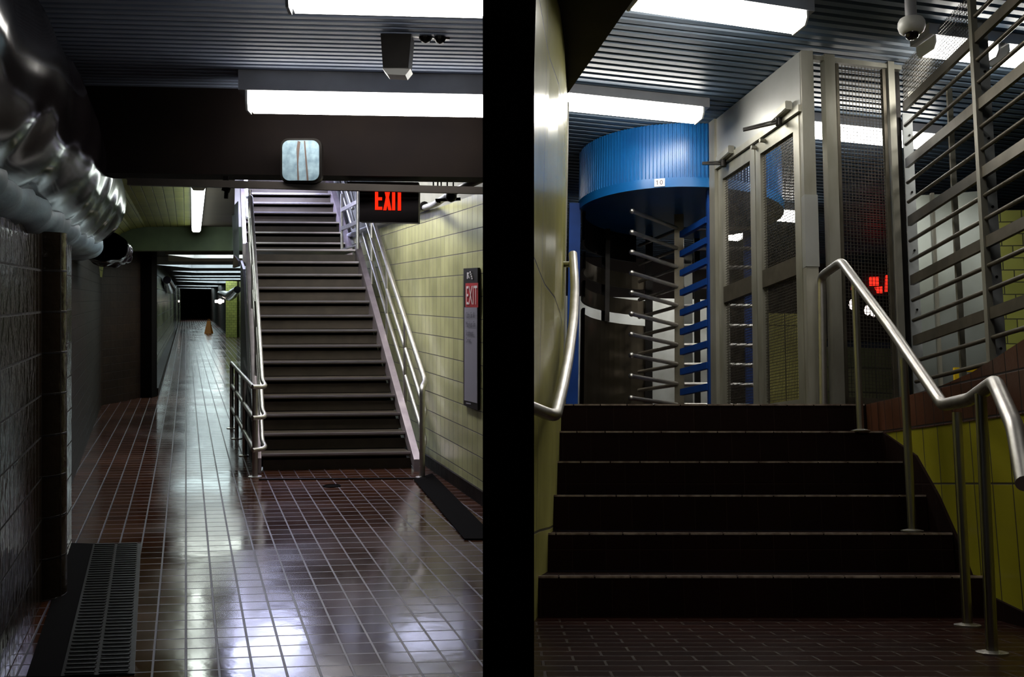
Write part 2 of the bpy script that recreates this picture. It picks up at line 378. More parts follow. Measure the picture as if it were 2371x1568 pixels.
# right tile wall
vwall('wall_right', [(TW(18.5), 18.5), (TW(7.5), 7.5)], .10, 2.42, 'green', label='pale green glazed tile wall beside the stairs')
vwall('wall_right_upper', [(TW(18.5), 18.5), (TW(7.5), 7.5)], 2.42, 4.6, 'plaster_d')
mb = MB().prism([V(TW(7.5)-.02, 7.5, 0), V(TW(7.5)-.02, 7.5, .11), V(TW(7.5)+.05, 7.5, .11), V(TW(7.5)+.05, 7.5, 0)], DV*11); struct('baseboard_right', mb, 'browntile')
# dark gutter strip along wall
mb = MB(); q = [LZ(958, 1112, .004), LZ(1075, 1250, .004), LZ(1150, 1250, .004), LZ(1000, 1098, .004)]
mb.prism(q, V(0, 0, .008)); struct('trim_1', mb, 'black')
# near left wall (top under the ducts), bullnose pilaster, recess walls
vwall('wall_left', [(NW(1.6), 1.6), (NW(5.45), 5.45)], 0, 1.95, 'darktile', thick=.5, label='dark glazed tile wall in the left foreground')
vwall('wall_left.001', [(NW(5.72), 5.72), (NW(6.86), 6.86)], 0, 1.95, 'darktile', thick=.5)
mb = MB(); mb.tube([V(NW(5.58)-.05, 5.58, 0), V(NW(5.58)-.05, 5.58, 1.95)], .155, 24)
struct('wall_left_pilaster', mb, 'darktile', 'rounded dark tile pilaster in the left foreground wall', smooth=True)
vwall('wall_left.002', [(-2.915, 6.86), (-3.57, 6.95), (-3.6, 8.4), (-6.1, 15.4), (-5.95, 16.6)], 0, 2.5, 'browntile')
vwall('wall_left_behind', [(-2.0, 1.2), (-4.6, 8.5), (-6.5, 15.4)], 1.9, 3.1, 'dark')
mb = MB().box((-6.00, 16.6, 0), (-5.77, 16.85, 2.8)); struct('wall_column', mb, 'black', 'black square column at the corridor mouth')
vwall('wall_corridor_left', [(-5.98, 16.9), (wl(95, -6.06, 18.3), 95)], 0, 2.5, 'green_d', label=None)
mb = MB().prism([V(-6.03, 17.0, 0), V(-5.80, 17.0, 0), V(-5.80, 17.0, .12), V(-6.03, 17.0, .12)], DV*70); struct('baseboard_left', mb, 'browntile')
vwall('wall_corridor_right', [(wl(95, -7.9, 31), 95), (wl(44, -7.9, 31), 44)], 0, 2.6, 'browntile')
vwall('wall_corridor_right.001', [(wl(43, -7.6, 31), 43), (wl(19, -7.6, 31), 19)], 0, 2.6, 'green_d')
mb = MB().box((-11.6, 42, 0), (-11.15, 42.3, 2.5)); struct('wall_corridor_pier', mb, 'vault', 'pale green pier on the right of the far corridor')
mb = MB(); mb.box((-34, 96, -.5), (-20, 96.5, 5)); struct('wall_far', mb, 'dark')
# ceilings
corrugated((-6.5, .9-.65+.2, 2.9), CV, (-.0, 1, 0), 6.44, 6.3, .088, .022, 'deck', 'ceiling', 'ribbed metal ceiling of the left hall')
mb = MB().prism([V(-.08, 6.60, 2.367), V(-6.2, 5.99, 2.367), V(-6.2, 6.3, 2.367), V(-.08, 6.9, 2.367)], V(0, 0, 1.6)); struct('wall_header', mb, 'header', 'dark beam across the hall above the stairs')
# vaulted ceiling tiles
vault = [(-6.05, 1.9), (-6.0, 2.32), (-5.90, 2.45), (-5.76, 2.55), (-5.60, 2.62), (-5.40, 2.65), (-4.75, 2.65)]
mb = MB(); acc = 0
for (x0, z0), (x1, z1) in zip(vault[:-1], vault[1:]):
    l = math.hypot(x1-x0, z1-z0); k = DV*(6.9-15.3); a = V(x0, 15.3, z0); b = V(x1, 15.3, z1)
    mb.face([a, b, b+k, a+k], [(0, acc), (0, acc+l), (8.6, acc+l), (8.6, acc)]); acc += l
struct('ceiling.001', mb, 'vault', 'green tiled curved ceiling of the left passage', smooth=False)
mb = MB(); k = DV*(6.9-15.3); a = V(-4.75, 15.3, 2.65); b = V(-4.10, 15.3, 2.65); mb.prism([a, b, V(-1.84, 6.9, 2.65), a+k], V(0, 0, .1)); struct('ceiling.002', mb, 'brownc')
# bulkhead with arch end
pts = [V(-5.97, 15.3, 2.30)]+[V(x, 15.3, z) for x, z in vault[1:]]+[V(-3.9, 15.3, 2.65), V(-3.9, 15.3, 2.30)]
mb = MB().prism(pts, V(0, .3, 0)); struct('wall_bulkhead', mb, 'plaster', 'green plaster bulkhead above the corridor mouth')
# stairwell shaft
mb = MB(); a = V(-4.10, 15.3, 2.66); k = V(-1.84+4.10, 6.9-15.3, 0); mb.prism([a, a+V(0, 0, 2), a+V(-.1, 0, 2), a+V(-.1, 0, 0)], k); mb.prism([a+V(0,0,0), a+V(0,0,2), a+V(-.1,0,2), a+V(-.1,0,0)], DV*5)
struct('wall_shaft_left', mb, 'plaster_d')
mb = MB().box((-6.5, 19.6, 2.3), (-3.2, 19.8, 5)); struct('wall_shaft_back', mb, 'white_pl')
mb = MB().box((-7.2, 6.6, 4.6), (-.08, 20, 4.8)); struct('ceiling.003', mb, 'white_pl')
# corridor ceiling
mb = MB(); q = [V(-6.6, 15.6, 2.42), V(-3.8, 15.6, 2.42), V(-3.8+DV.x*80, 95.6, 2.42), V(-6.6+DV.x*80, 95.6, 2.42)]; mb.prism(q, V(0, 0, .1)); struct('ceiling.004', mb, 'dark')
CL = ['cross light nearest the corridor mouth, brightest of the row', 'second cross light along the corridor ceiling, dimmer than the first', 'third cross light from the corridor mouth', 'narrow dim cross light, fourth from the corridor mouth',
      'fifth cross light from the corridor mouth', 'sixth cross light from the corridor mouth', 'last but one cross light far down the corridor', 'farthest cross light at the corridor end']
for i, (Y, Y2, xl) in enumerate([(15.84, 17.25, 382), (20.6, 22.9, 358), (25.3, 27.3, 395), (30.5, 32.3, 398), (34.8, 37.7, 402), (40.6, 46.5, 404), (54.6, 60, 405), (69, 76, 408)]):
    zc = 2.26; dp = Y2-Y; a = V((xl-CX)/F*Y, Y, zc); w_ = V(1.95 if i < 2 else 2.3, .0, 0); e = .03
    t = thing('ceiling_light', a+w_/2+V(0, 0, .2), CL[i], 'ceiling light', 'cross lights of the far corridor')
    mb = MB().box(a, a+w_+V(0, e, .16)).box(a+V(0, dp-e, 0), a+w_+V(0, dp, .16)).box(a+V(0, e, 0), a+V(e, dp-e, .16)).box(a+w_+V(-e, e, 0), a+w_+V(0, dp-e, .16)).box(a+V(0, 0, .16), a+w_+V(0, dp, .19))
    part('housing', mb, 'housing', t)
    part('diffuser', MB().box(a+V(e, e, .135), a+w_+V(-e, dp-e, .155)), 'lamp_far' if i == 0 else 'lamp_cool', t)
for i, (px, py, Y, lab) in enumerate([(409, 698, 62, 'tiny glowing lamp at left end of the far corridor'), (509, 698, 42, 'small glowing lamp on the right of the far corridor')]):
    mb = MB(); c = L(px, py, Y); mb.ball(c, .09+.02*i, 10); mb.tube([c-V(.2, 0, 0), c+V(.15, 0, .01)], .06, 8); single('wall_lamp', mb, 'bulb', lab, 'lamp', smooth=True)
# grey lagging hanging far left/right in corridor
for (px, py, Y, r, lab, sx) in [(392, 662, 30, .14, 'wrapped pipe sagging from the corridor ceiling on the left', -1), (535, 680, 34, .15, 'wrapped pipe along the corridor ceiling on the right', 1)]:
    c = L(px, py, Y); mb = MB(); mb.tube([c-DV*4+V(0, 0, .1), c-DV*1.5, c+DV*1+V(0, 0, -.08), c+DV*6, c+DV*12+V(0, 0, .08)], [r*.7, r, r*1.1, r*.9, r*.6], 14)
    single('wrapped_pipe', mb, 'film', lab, 'pipe', smooth=True)
# caution cone (A-shape)
c = LZ(483, 772, 0); h = .56; w = .15; t = thing('caution_board', c, 'orange folding caution board standing far down the corridor', 'caution sign')
for sgn in (-1, 1):
    q = [c+V(-w, sgn*.18, 0), c+V(w, sgn*.18, 0), c+V(w*.45, 0, h), c+V(-w*.45, 0, h)]
    part('board', MB().prism(q, V(0, .02*sgn, 0)), 'orange', t)
part('handle', MB().tube([c+V(-.05, 0, h-.02), c+V(-.04, 0, h+.07), c+V(.04, 0, h+.07), c+V(.05, 0, h-.02)], .012, 6), 'orange', t)

# room fixtures
fixture('ceiling_light', L(672, 22, 3.95).lerp(L(672, 22, 3.95), 0)+V(0, 0, 0), V(-.10, 4.02, L(672, 22, 3.95).z), 'fluorescent light cut by the top edge, nearest of the left hall', w=.16, lh=.07, group='fluorescents of the left hall', zceil=2.9)
A = L(578, 258, 6.0); fixture('ceiling_light', A, V(-.10, A.y+.14, A.z), 'long fluorescent light hung before the dark beam of the left hall', w=.20, lh=.105, group='fluorescents of the left hall', zceil=2.9)
fixture('ceiling_light', L(459, 440, 9.3)*1, L(454, 537, 15.0), 'narrow fluorescent light in the green vaulted passage', w=.13, lh=.05, lens='lamp_far', segs=3, zceil=2.66)
# stairwell lights, the last one an added fill (above the stairs, behind the beam)
fixture('ceiling_light', V(-2.1, 9.3, 4.0), V(-.85, 9.43, 4.0), 'fluorescent light over the stair foot, just behind the dark beam', w=.3, lens='lamp_up', group='stairwell lights', zceil=4.6)
fixture('ceiling_light', V(-4.15, 14.5, 3.36), V(-2.95, 14.62, 3.36), 'middle fluorescent light above the stair landing', w=.8, lens='lamp_shaft', group='stairwell lights', zceil=4.6)
fixture('ceiling_light', V(-4.72, 16.5, 3.60), V(-3.35, 16.63, 3.60), 'last fluorescent light above the top of the stairs', w=.45, lens='lamp_up', group='stairwell lights', zceil=4.6)
fixture('ceiling_light', V(-5.25, 18.3, 3.78), V(-3.8, 18.44, 3.78), 'farthest stairwell fluorescent light, by the back of the stair shaft', w=.8, lens='lamp_shaft', group='stairwell lights', zceil=4.6)
fixture('ceiling_light', V(-1.15, 8.3, 3.1), V(-2.05, 11.0, 3.1), 'added lengthwise light brightening the tile wall, unseen behind the dark beam', w=.25, lens='wall_fill', group='stairwell lights', zceil=4.6)  # added lamp, out of sight, brightens the tile wall
# lengthwise tube above and left of the viewer
fixture('ceiling_light', V(-1.2, 1.0, 2.78), V(-1.92, 3.3, 2.78), 'lengthwise fluorescent light over the viewer, left hall', w=.16, lh=.05, lens='lamp_dim', zceil=2.9)

# ---- hanging strut under the header
mb = MB(); mb.beam(L(296, 421, 6.2), L(1125, 442, 6.5), .05, .042); mb.beam(L(296, 415, 6.3), L(1125, 436, 6.6), .10, .006)
t = single('ceiling_strut', mb, 'strut', 'long brown strut channel running under the dark beam', 'pipe')
mb = MB(); mb.beam(L(523, 408, 6.3), L(522, 440, 6.3), .022, .03).beam(L(516, 436, 6.3), L(530, 441, 6.3), .04, .03).beam(L(524, 440, 6.3), L(523, 460, 6.3), .02, .02); single('hanging_bracket', mb, 'black', 'black hanging bracket under the dark beam, left of the stairs', 'bracket')
# mottled panel
mb = MB(); cx0, cy0, cx1, cy1 = 653, 325, 738, 418; rr = 16; pts = []
for (ax, ay, a0) in ((cx1-rr, cy1-rr, 0), (cx0+rr, cy1-rr, 90), (cx0+rr, cy0+rr, 180), (cx1-rr, cy0+rr, 270)):
    for k in range(6):
        a = math.radians(a0+k*18); pts.append((ax+rr*math.cos(a), ay+rr*math.sin(a)))
Yp = 6.28; P3 = [L(x, y, Yp) for x, y in pts]; cen = L(695, 371, Yp)
t = thing('wall_panel', L(695, 418, Yp), 'pale blue mottled square panel with rounded corners on the dark beam', 'panel')
part('face', MB().prism(P3, V(0, .02, 0)), 'mirror', t)
part('frame', MB().prism([cen+(p-cen)*1.12+V(0, .012, 0) for p in P3], V(0, .06, 0)), 'darkmetal', t)
part('crack', MB().prism([L(703, 326, Yp-.002), L(706, 326, Yp-.002), L(714, 418, Yp-.002), L(710, 418, Yp-.002)], V(0, .003, 0)), 'rust', t, 'dark thin crack line')
part('stain', MB().prism([L(689, 326, Yp-.002), L(695, 328, Yp-.002), L(692, 352, Yp-.002), L(690, 380, Yp-.002), L(692, 417, Yp-.002), L(688, 417, Yp-.002), L(687, 370, Yp-.002), L(686, 345, Yp-.002)], V(0, .003, 0)), 'rust', t, 'rusty streak')
# overhead camera box
c = L(915, 110, 5.2); t = thing('security_camera', V(c.x, c.y, 2.9), 'dark box camera hanging from the ribbed ceiling, pale lens below', 'camera')
p0 = L(878, 60, 5.1); p1 = L(952, 158, 5.1)
part('stem', MB().tube([V(c.x, 5.15, 2.9), V(c.x, 5.15, 2.78)], .03, 10), 'darkmetal', t)
part('housing', MB().prism([L(880, 70, 5.1), L(886, 156, 5.1), L(945, 156, 5.1), L(952, 78, 5.1), L(940, 50, 5.1), L(892, 50, 5.1)], V(0, .16, 0)), 'darkmetal', t)
part('lens_cover', MB().prism([L(884, 157, 5.12), L(896, 172, 5.12), L(938, 174, 5.12), L(950, 159, 5.12)], V(0, .12, 0)), 'white', t, 'pale lens cover')
part('bracket', MB().beam(L(950, 78, 5.16), L(1040, 86, 5.2), .03, .03).ball(L(985, 84, 5.16), .035).ball(L(1018, 88, 5.16), .03), 'darkmetal', t)
# hanging exit sign
Ye = 6.75; t = thing('exit_sign', L(900, 440, Ye), 'black hanging sign box with lit red EXIT letters', 'exit sign')
part('box', MB().prism([L(832, 425, Ye), L(832, 513, Ye), L(968, 516, Ye), L(969, 425, Ye)], V(0, .12, 0)), 'signk', t)
part('hood', MB().prism([L(802, 420, Ye-.10), L(806, 436, Ye-.10), L(962, 440, Ye-.10), L(968, 422, Ye-.10)], V(0, .09, 0)), 'dark', t, 'dark brown mounting hood')
def glyph(quads):
    mb = MB()
    for q in quads: mb.prism([L(x, y, Ye-.003) for x, y in q], V(0, -.004, 0))
    return mb
def rc(x0, y0, x1, y1): return [(x0, y0), (x0, y1), (x1, y1), (x1, y0)]
part('letter', glyph([rc(868, 432, 875, 486), rc(875, 432, 885, 440), rc(875, 457, 884, 464), rc(875, 479, 884.5, 486)]), 'exit', t)
part('letter', glyph([[(888, 432), (899, 487), (906, 487), (895, 432)], [(898, 432), (887, 487), (894, 487), (905, 432)]]), 'exit', t)
part('letter', glyph([rc(907.5, 432, 914.5, 487)]), 'exit', t)
part('letter', glyph([rc(920.5, 438, 928, 487.5), rc(914, 429, 935, 438)]), 'exit', t)
# wall exit sign
def onwall(px, py, off=.02):
    v = ray(px, py, ID); # x = TW(y)-off
    Y = (-.223+.3146*8.0-off)/(v.x+.3146); return V(v.x*Y, Y, EYE+v.z*Y)
def wq(x0, x1, ya0, yb0, ya1, yb1, off=.02): return [onwall(x0, yb0, off), onwall(x1, yb1, off), onwall(x1, ya1, off), onwall(x0, ya0, off)]
nv = V(-1, -.3146, 0).normalized()
t = thing('exit_wall_sign', onwall(1092, 948), 'tall wall sign with black top, red EXIT band and grey panel', 'sign')
part('back_plate', MB().prism(wq(1078, 1111, 622, 938, 620, 950, .005), nv*.02), 'signk', t)
part('red_band', MB().prism(wq(1078, 1107, 656, 711, 655, 712, .026), nv*.003), 'signr', t, 'red band')
part('grey_panel', MB().prism(wq(1075.5, 1105, 712, 927, 712, 934, .026), nv*.003), 'signg', t, 'grey panel')
def walltext(s, x0, x1, y0, y1, mat, off=.034):
    a = onwall(x0, y1, off); b = onwall(x1, y1, off); hgt = (onwall(x0, y0, off)-a).length
    part('lettering', text_mb(s, (b-a).length, hgt, a, b-a, (0, 0, 1)), mat, t)
walltext('EXIT', 1079.5, 1105, 663, 705, 'signw')
for s, x1, y0, y1 in [('12th St &', 1099, 723, 736), ('Market St', 1100, 744, 757), ('Southeast', 1096, 765, 777), ('Corner', 1090, 782, 793)]:
    walltext(s, 1078.5, x1, y0, y1, 'signt')
mb = MB(); mb.prism([onwall(1081, 646, .03), onwall(1083, 646, .03), onwall(1083, 634, .03), onwall(1081, 634, .03)], nv*.002)
mb.prism([onwall(1081, 634, .03), onwall(1086, 634, .03), onwall(1086, 631, .03), onwall(1081, 631, .03)], nv*.002)
mb.beam(onwall(1082, 632, .031), onwall(1086, 645, .031), .006, .006); part('arrow', mb, 'signw', t, 'white arrow')
mb = MB()
for k in range(4): mb.beam(onwall(1088+k*1.4, 630+k*5, .031), onwall(1090.5+k*1.4, 630+k*5, .031), .008, .012)
part('stair_symbol', mb, 'signw', t, 'white stair symbol')
part('footer', MB().prism(wq(1079, 1090, 932, 935, 934, 937, .03), nv*.002), 'signg', t)
# conduit along wall top
def wz(Y, z, off=.06): return V(TW(Y)-off, Y, z)
pp = [wz(17, 2.46), wz(12.5, 2.46), wz(10.6, 2.46), wz(9.4, 2.44), L(1012, 470, 8.6), L(1040, 450, 8.0), L(1075, 432, 7.6), wz(7.6, 2.5)]
t = thing('conduit', pp[1], 'conduit pipe along the top of the tile wall with black valve', 'pipe')
part('pipe', MB().tube(smooth_path(pp), .028, 10), 'housing', t, smooth=True)
part('coupling', MB().tube([wz(10.0, 2.46), wz(9.7, 2.46)], .045, 12), 'darkmetal', t, smooth=True)
part('valve', MB().tube([L(1047, 434, 7.9), L(1047, 462, 7.9)], .032, 10).beam(L(1008, 464, 7.9), L(1066, 461, 7.9), .03, .022).beam(L(1015, 470, 7.9), L(1016, 462, 7.9), .03, .03).ball(L(1044, 455, 7.85), .045), 'darkmetal', t, 'black valve body', smooth=True)
hang = MB()
for px, y0, y1, Y in [(1003, 410, 446, 8.0), (1013, 410, 440, 7.9), (1021, 410, 446, 8.1), (1035, 408, 446, 7.8), (1049, 405, 440, 7.9)]: hang.tube([L(px, y0-14, Y), L(px, y1, Y)], .006, 6)
single('hanger_rods', hang, 'darkmetal', 'thin dark hanger rods above the tile wall, beside the black valve', 'rod')
# floor drain, expansion joint, grate
mb = MB(); mb.lathe(LZ(768, 1126, 0), [(.075, 0), (.075, .006), (.06, .008), (.055, .003), (.001, .003)], 24); single('floor_drain', mb, 'black', 'small round dark drain in the floor before the stairs', 'drain')
mb = MB(); mb.beam(LZ(600, 1110, .006), LZ(985, 1108, .006), .03, .012); single('floor_joint', mb, 'darkmetal', 'dark metal joint strip across the floor before the stairs', 'floor strip')
g = thing('floor_grate', LZ(210, 1400, 0), 'dark slotted drainage grate in the floor by the left wall', 'grate')
a = LZ(215, 1262, .004); b_ = LZ(140, 1568, .004); u = V(.30, .03, 0)
part('frame', MB().prism([a, b_, b_+u, a+u], V(0, 0, .004)), 'darkmetal', g)
mb = MB(); n = 46
for k in range(n):
    p = a.lerp(b_, (k+.5)/n)+V(0, 0, .008)
    for o_, w_ in ((.02, .12), (.16, .12)): mb.prism([p+u.normalized()*o_, p+u.normalized()*(o_+w_), p+u.normalized()*(o_+w_)-V(0, .018, 0), p+u.normalized()*o_-V(0, .018, 0)], V(0, 0, .006))
part('slats', mb, 'darkmetal', g)
mb = MB(); q = [LZ(x, y, .002) for x, y in [(165, 1258), (285, 1262), (308, 1288), (232, 1568), (60, 1568)]]; mb.prism(q[::-1], V(0, 0, .002)); struct('trim_2', mb, 'black')
# ducts
def lumpy(name, cfun, rx, rz, y0, y1, mat, label, cat, amp=.035, seg=40, n=60, fs=2.2, endr=.5):
    mb = MB(); rings = []; uvs = []
    for i in range(n+1):
        f = i/n; Y = y0+(y1-y0)*f; c = cfun(Y); e = 1.0
        if f > 1-endr*.2: q = (f-(1-endr*.2))/(endr*.2); e = math.sqrt(max(.0, 1-q*q))*.98+.02
        rg = []
        for k in range(seg):
            a = 2*math.pi*k/seg; d = V(math.cos(a)*rx*e, 0, math.sin(a)*rz*e); p = c+d
            nn = noise.noise(p*fs)+.5*noise.noise(p*fs*2.3+V(3, 1, 7)); rg.append(p+d.normalized()*nn*amp*(.3+.7*e))
        rings.append(rg)
    s0 = 0
    for rg in rings: mb.v += rg
    for i in range(n):
        for k in range(seg):
            k2 = (k+1) % seg; mb.f.append([i*seg+k, i*seg+k2, (i+1)*seg+k2, (i+1)*seg+k]); mb.uv.append([(0, 0)]*4)
    mb.f.append([n*seg+k for k in range(seg)]); mb.uv.append([(0, 0)]*seg)
    return single(name, mb, mat, label, cat, smooth=True)
lumpy('wrapped_duct', lambda Y: V(-2.17-.3146*(Y-4), Y, 2.42), .44, .44, 1.7, 8.75, 'film', 'large duct wrapped in shiny black film, upper left foreground', 'duct', amp=.045, endr=.35, fs=1.3)
lumpy('wrapped_pipe', lambda Y: V(-2.13-.3146*(Y-4), Y, 2.03), .20, .12, 1.7, 8.95, 'foil', 'silver foil wrapped pipe sagging below the black wrapped duct', 'pipe', amp=.04, fs=3.2, endr=.3)
lumpy('wrapped_pipe', lambda Y: V(-1.98-.3146*(Y-4), Y, 2.04), .2, .13, 9.1, 10.4, 'film', 'short crumpled dark wrapped pipe end beyond the silver pipe', 'pipe', amp=.06, fs=4, endr=.8)

# ---------------------------------------------------------------- left staircase
H = .157; Y0 = 9.57; TR = .235
def XL(Y): return -2.313-.286*(Y-Y0)
def XR(Y): return -.949-.32*(Y-Y0)
def XR2(Y): return -2.343-.345*(Y-14.2)
st = thing('staircase', V(-1.6, 9.57, 0), 'brown metal staircase with bright worn nosings climbing from the left hall', 'staircase')
def stepmesh(k, y, dep, xl, xr, xl2, xr2):
    z = k*H; s_ = .1; w = xr-xl
    a = V(xl, y, 0); b = V(xr, y+s_*w, 0); c = V(xr2, y+dep+s_*w, 0); d = V(xl2, y+dep, 0)
    ris = V(0, .055, 0); mb = MB()
    zb = max(0, z-H); 
    mb.hexa([p+V(0, 0, z-.03) for p in (a, b, c, d)], [p+V(0, 0, z-.004) for p in (a, b, c, d)])
    mb.hexa([a+ris+V(0, 0, zb), b+ris+V(0, 0, zb), b+ris*1.4+V(0, 0, zb), a+ris*1.4+V(0, 0, zb)], [a+ris+V(0, 0, z-.064), b+ris+V(0, 0, z-.064), b+ris*1.4+V(0, 0, z-.064), a+ris*1.4+V(0, 0, z-.064)])
    no = MB().hexa([a+V(0, -.004, z-.018), b+V(0, -.004, z-.018), b+V(0, .03, z-.018), a+V(0, .03, z-.018)], [a+V(0, -.004, z), b+V(0, -.004, z), b+V(0, .03, z), a+V(0, .03, z)])
    sp = part('step', mb, 'step', st); q = part('nosing', no, 'nose', st); q.parent = sp
for k in range(1, 15):
    y = Y0+TR*(k-1); dep = TR+.03 if k < 14 else 1.45
    stepmesh(k, y, dep, XL(y), XR(y), XL(y+dep), XR(y+dep))
for k in range(15, 25):
    y = 14.0+.225*(k-15); dep = .255; stepmesh(k, y, dep, XL(y), XR2(y), XL(y+dep), XR2(y+dep))
def zs(Y): return (Y-Y0)/TR*H+H   # nosing line
def zs2(Y): return (Y-14.0)/.225*H+15*H
# stringers
def stringer(xf, ya, yb, zf, side, w, up=.045, dn=.26, name='stringer', mat='string'):
    mb = MB(); s1 = .1*(XR(ya)-XL(ya)) if side > 0 else 0
    yy = [ya, yb]; a = []
    P = []
    for Y in yy:
        P.append(V(xf(Y), Y+s1, zf(Y)))
    wv = V(side*w, side*w*.1, 0)
    poly = [P[0]+V(0, 0, -min(dn, P[0].z)), P[1]+V(0, 0, -dn), P[1]+V(0, 0, up), P[0]+V(0, 0, up)]
    mb.prism(poly, wv); return part(name, mb, mat, st)
stringer(XR, Y0-.14, Y0+TR*13+.05, zs, 1, .065)
stringer(lambda Y: XL(Y)-.005, Y0-.10, Y0+TR*13+.05, zs, -1, .05)
stringer(XR2, 13.85, 16.6, zs2, 1, .07)
stringer(lambda Y: XL(Y)-.005, 13.9, 16.6, zs2, -1, .05)
# side panel below left stringer
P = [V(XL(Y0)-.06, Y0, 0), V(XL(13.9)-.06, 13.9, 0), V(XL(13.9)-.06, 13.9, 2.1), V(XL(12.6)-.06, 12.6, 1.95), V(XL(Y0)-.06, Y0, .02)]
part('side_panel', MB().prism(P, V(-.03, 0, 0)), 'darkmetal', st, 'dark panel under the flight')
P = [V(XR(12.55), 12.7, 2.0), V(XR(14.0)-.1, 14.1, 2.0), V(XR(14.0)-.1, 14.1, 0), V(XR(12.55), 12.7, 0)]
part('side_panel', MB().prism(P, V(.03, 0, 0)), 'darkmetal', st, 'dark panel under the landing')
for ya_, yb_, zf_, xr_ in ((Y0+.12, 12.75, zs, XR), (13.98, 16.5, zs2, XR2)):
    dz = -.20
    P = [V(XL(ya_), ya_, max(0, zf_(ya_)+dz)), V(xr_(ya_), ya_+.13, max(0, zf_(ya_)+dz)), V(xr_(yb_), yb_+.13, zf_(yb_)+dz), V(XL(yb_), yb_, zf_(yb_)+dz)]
    part('nosing_shade_panel', MB().prism(P, V(0, .02, -.02)), 'black', st, 'added black sheet standing in for shade under the nosings')  # sheet put in so the riser gaps read as nosing shade
# pale side plate at upper left
P = [L(536, 482, 13.0), L(550, 466, 13.2), L(552, 604, 13.2), L(540, 590, 13.0)]
part('side_plate', MB().prism(P, V(0, .03, 0)), 'plaster', st, 'pale plate beside the landing')
P = [L(540, 590, 13.0), L(551, 604, 13.0), L(551, 616, 13.0), L(538, 620, 13.0)]; part('side_plate', MB().prism(P, V(0, .1, 0)), 'brownc', st)
# handrails (top, middle, low) as separate railing things
def railing(name, label, cat): return thing(name, V(-1.6, 9.4, 0), label, cat)
R_ = .021
rl = thing('handrail', L(590, 1105, 9.25), 'left three-tube steel handrail of the metal staircase with post', 'handrail', 'handrails of the metal staircase')
base_l = LZ(590, 1105, 0)
for hgt, yy in ((.80, 896), (.53, 968), (.25, 1043)):
    p0 = V(XL(9.3)+.03, 9.30, hgt); top = [V(XL(Y)+.0, Y, hgt+(Y-9.35)*.668-.0) for Y in (9.42, 10.6, 12.35)]
    path = [L(584, yy+(0), 9.2), p0, top[0], top[1], top[2]]
    up = [V(XL(13.95)-.0, 13.95, hgt+3.0*.668+.15), V(XL(16.4), 16.4, zs2(16.4)+hgt-.05)] if hgt > .3 else []
    part('rail', MB().tube(smooth_path(path+up, rad=.06), R_, 10), 'rail', rl, smooth=True)
for px, Y in ((590, 9.25),):
    part('post', MB().tube([base_l, V(base_l.x, base_l.y, .8)], .026, 12), 'rail', rl, smooth=True)
    part('base_flange', MB().lathe(base_l, [(.06, 0), (.06, .008), (.03, .012)], 20), 'rail', rl, smooth=True)
for Y in (10.5, 11.5, 12.5):
    part('post', MB().tube([V(XL(Y)-.01, Y, zs(Y)-.1), V(XL(Y)-.01, Y, .8+(Y-9.35)*.668)], .02, 10), 'rail', rl, smooth=True)
# guard returning beside the stairs
gd = thing('guard_rail', LZ(555, 1052, 0), 'low three-tube steel guard rail on the floor left of the stairs', 'railing')
e0 = V(base_l.x, base_l.y, 0); dd = (LZ(538, 1015, 0)-e0); 
for hgt in (.80, .53, .25):
    a_ = e0+V(-.02, .02, hgt); b_ = V(-3.45, 12.75, hgt)
    part('rail', MB().tube([a_, b_], R_, 10), 'rail', gd, smooth=True)
for f in (.36, .72, .99):
    p = e0.lerp(V(-3.45, 12.75, 0), f); part('post', MB().tube([p, p+V(0, 0, .8)], .024, 12), 'rail', gd, smooth=True)
    part('base_flange', MB().lathe(p, [(.06, 0), (.06, .008), (.03, .012)], 20), 'rail', gd, smooth=True)
rr_ = thing('handrail', LZ(977, 1106, 0), 'right three-tube steel handrail of the metal staircase with post', 'handrail', 'handrails of the metal staircase')
bR = LZ(977, 1106, 0); off = .085
for hgt in (.80, .52, .25):
    tp = [V(XR(Y)+off, Y+.13, hgt+(Y-9.35)*.668) for Y in (9.42, 11, 12.55)]
    path = [V(bR.x, bR.y, .05 if hgt > .7 else hgt-.02)]+([V(bR.x, bR.y, hgt)] if hgt > .7 else [])+[tp[0]+V(.02, -.03, -.01), tp[1], tp[2]]
    part('rail', MB().tube(smooth_path(path, rad=.06), R_+(.004 if hgt > .7 else 0), 10), 'rail', rr_, smooth=True)
part('base_flange', MB().lathe(bR, [(.06, 0), (.06, .008), (.03, .012)], 20), 'rail', rr_, smooth=True)
part('post', MB().tube([bR, bR+V(0, 0, .1)], .027, 10), 'rail', rr_)
for Y in (10.2, 11.1, 12.0):
    part('post', MB().tube([V(XR(Y)+off, Y+.13, zs(Y)-.02), V(XR(Y)+off, Y+.13, .8+(Y-9.35)*.668)], .018, 10), 'rail', rr_, smooth=True)
# landing guard
lg = thing('guard_rail', V(-2.0, 13.3, 14*H), 'steel guard rail at the right of the stair landing', 'railing')
pA = V(-2.28, 13.9, 14*H); pB = V(-1.89, 12.70, 14*H)
for hgt in (.58, .33, .05): part('rail', MB().beam(pA+V(0, 0, hgt), pB+V(0, 0, hgt), .035, .05 if hgt > .1 else .02), 'rail', lg, smooth=False)
for p in (pA, pB): part('post', MB().tube([p, p+V(0, 0, .80)], .02, 10), 'rail', lg, smooth=True)
for hgt in (.85, .6, .35):
    part('rail', MB().tube([V(XR2(13.9)+.10, 13.95, 14*H+hgt), V(XR2(16.4)+.10, 16.4, zs2(16.4)+hgt)], .022, 10), 'rail', lg, smooth=True)

# ================================================================ RIGHT HALL
E_ = .565; SD0 = 4.64; ST = .28; SH = .17
CUR = FS
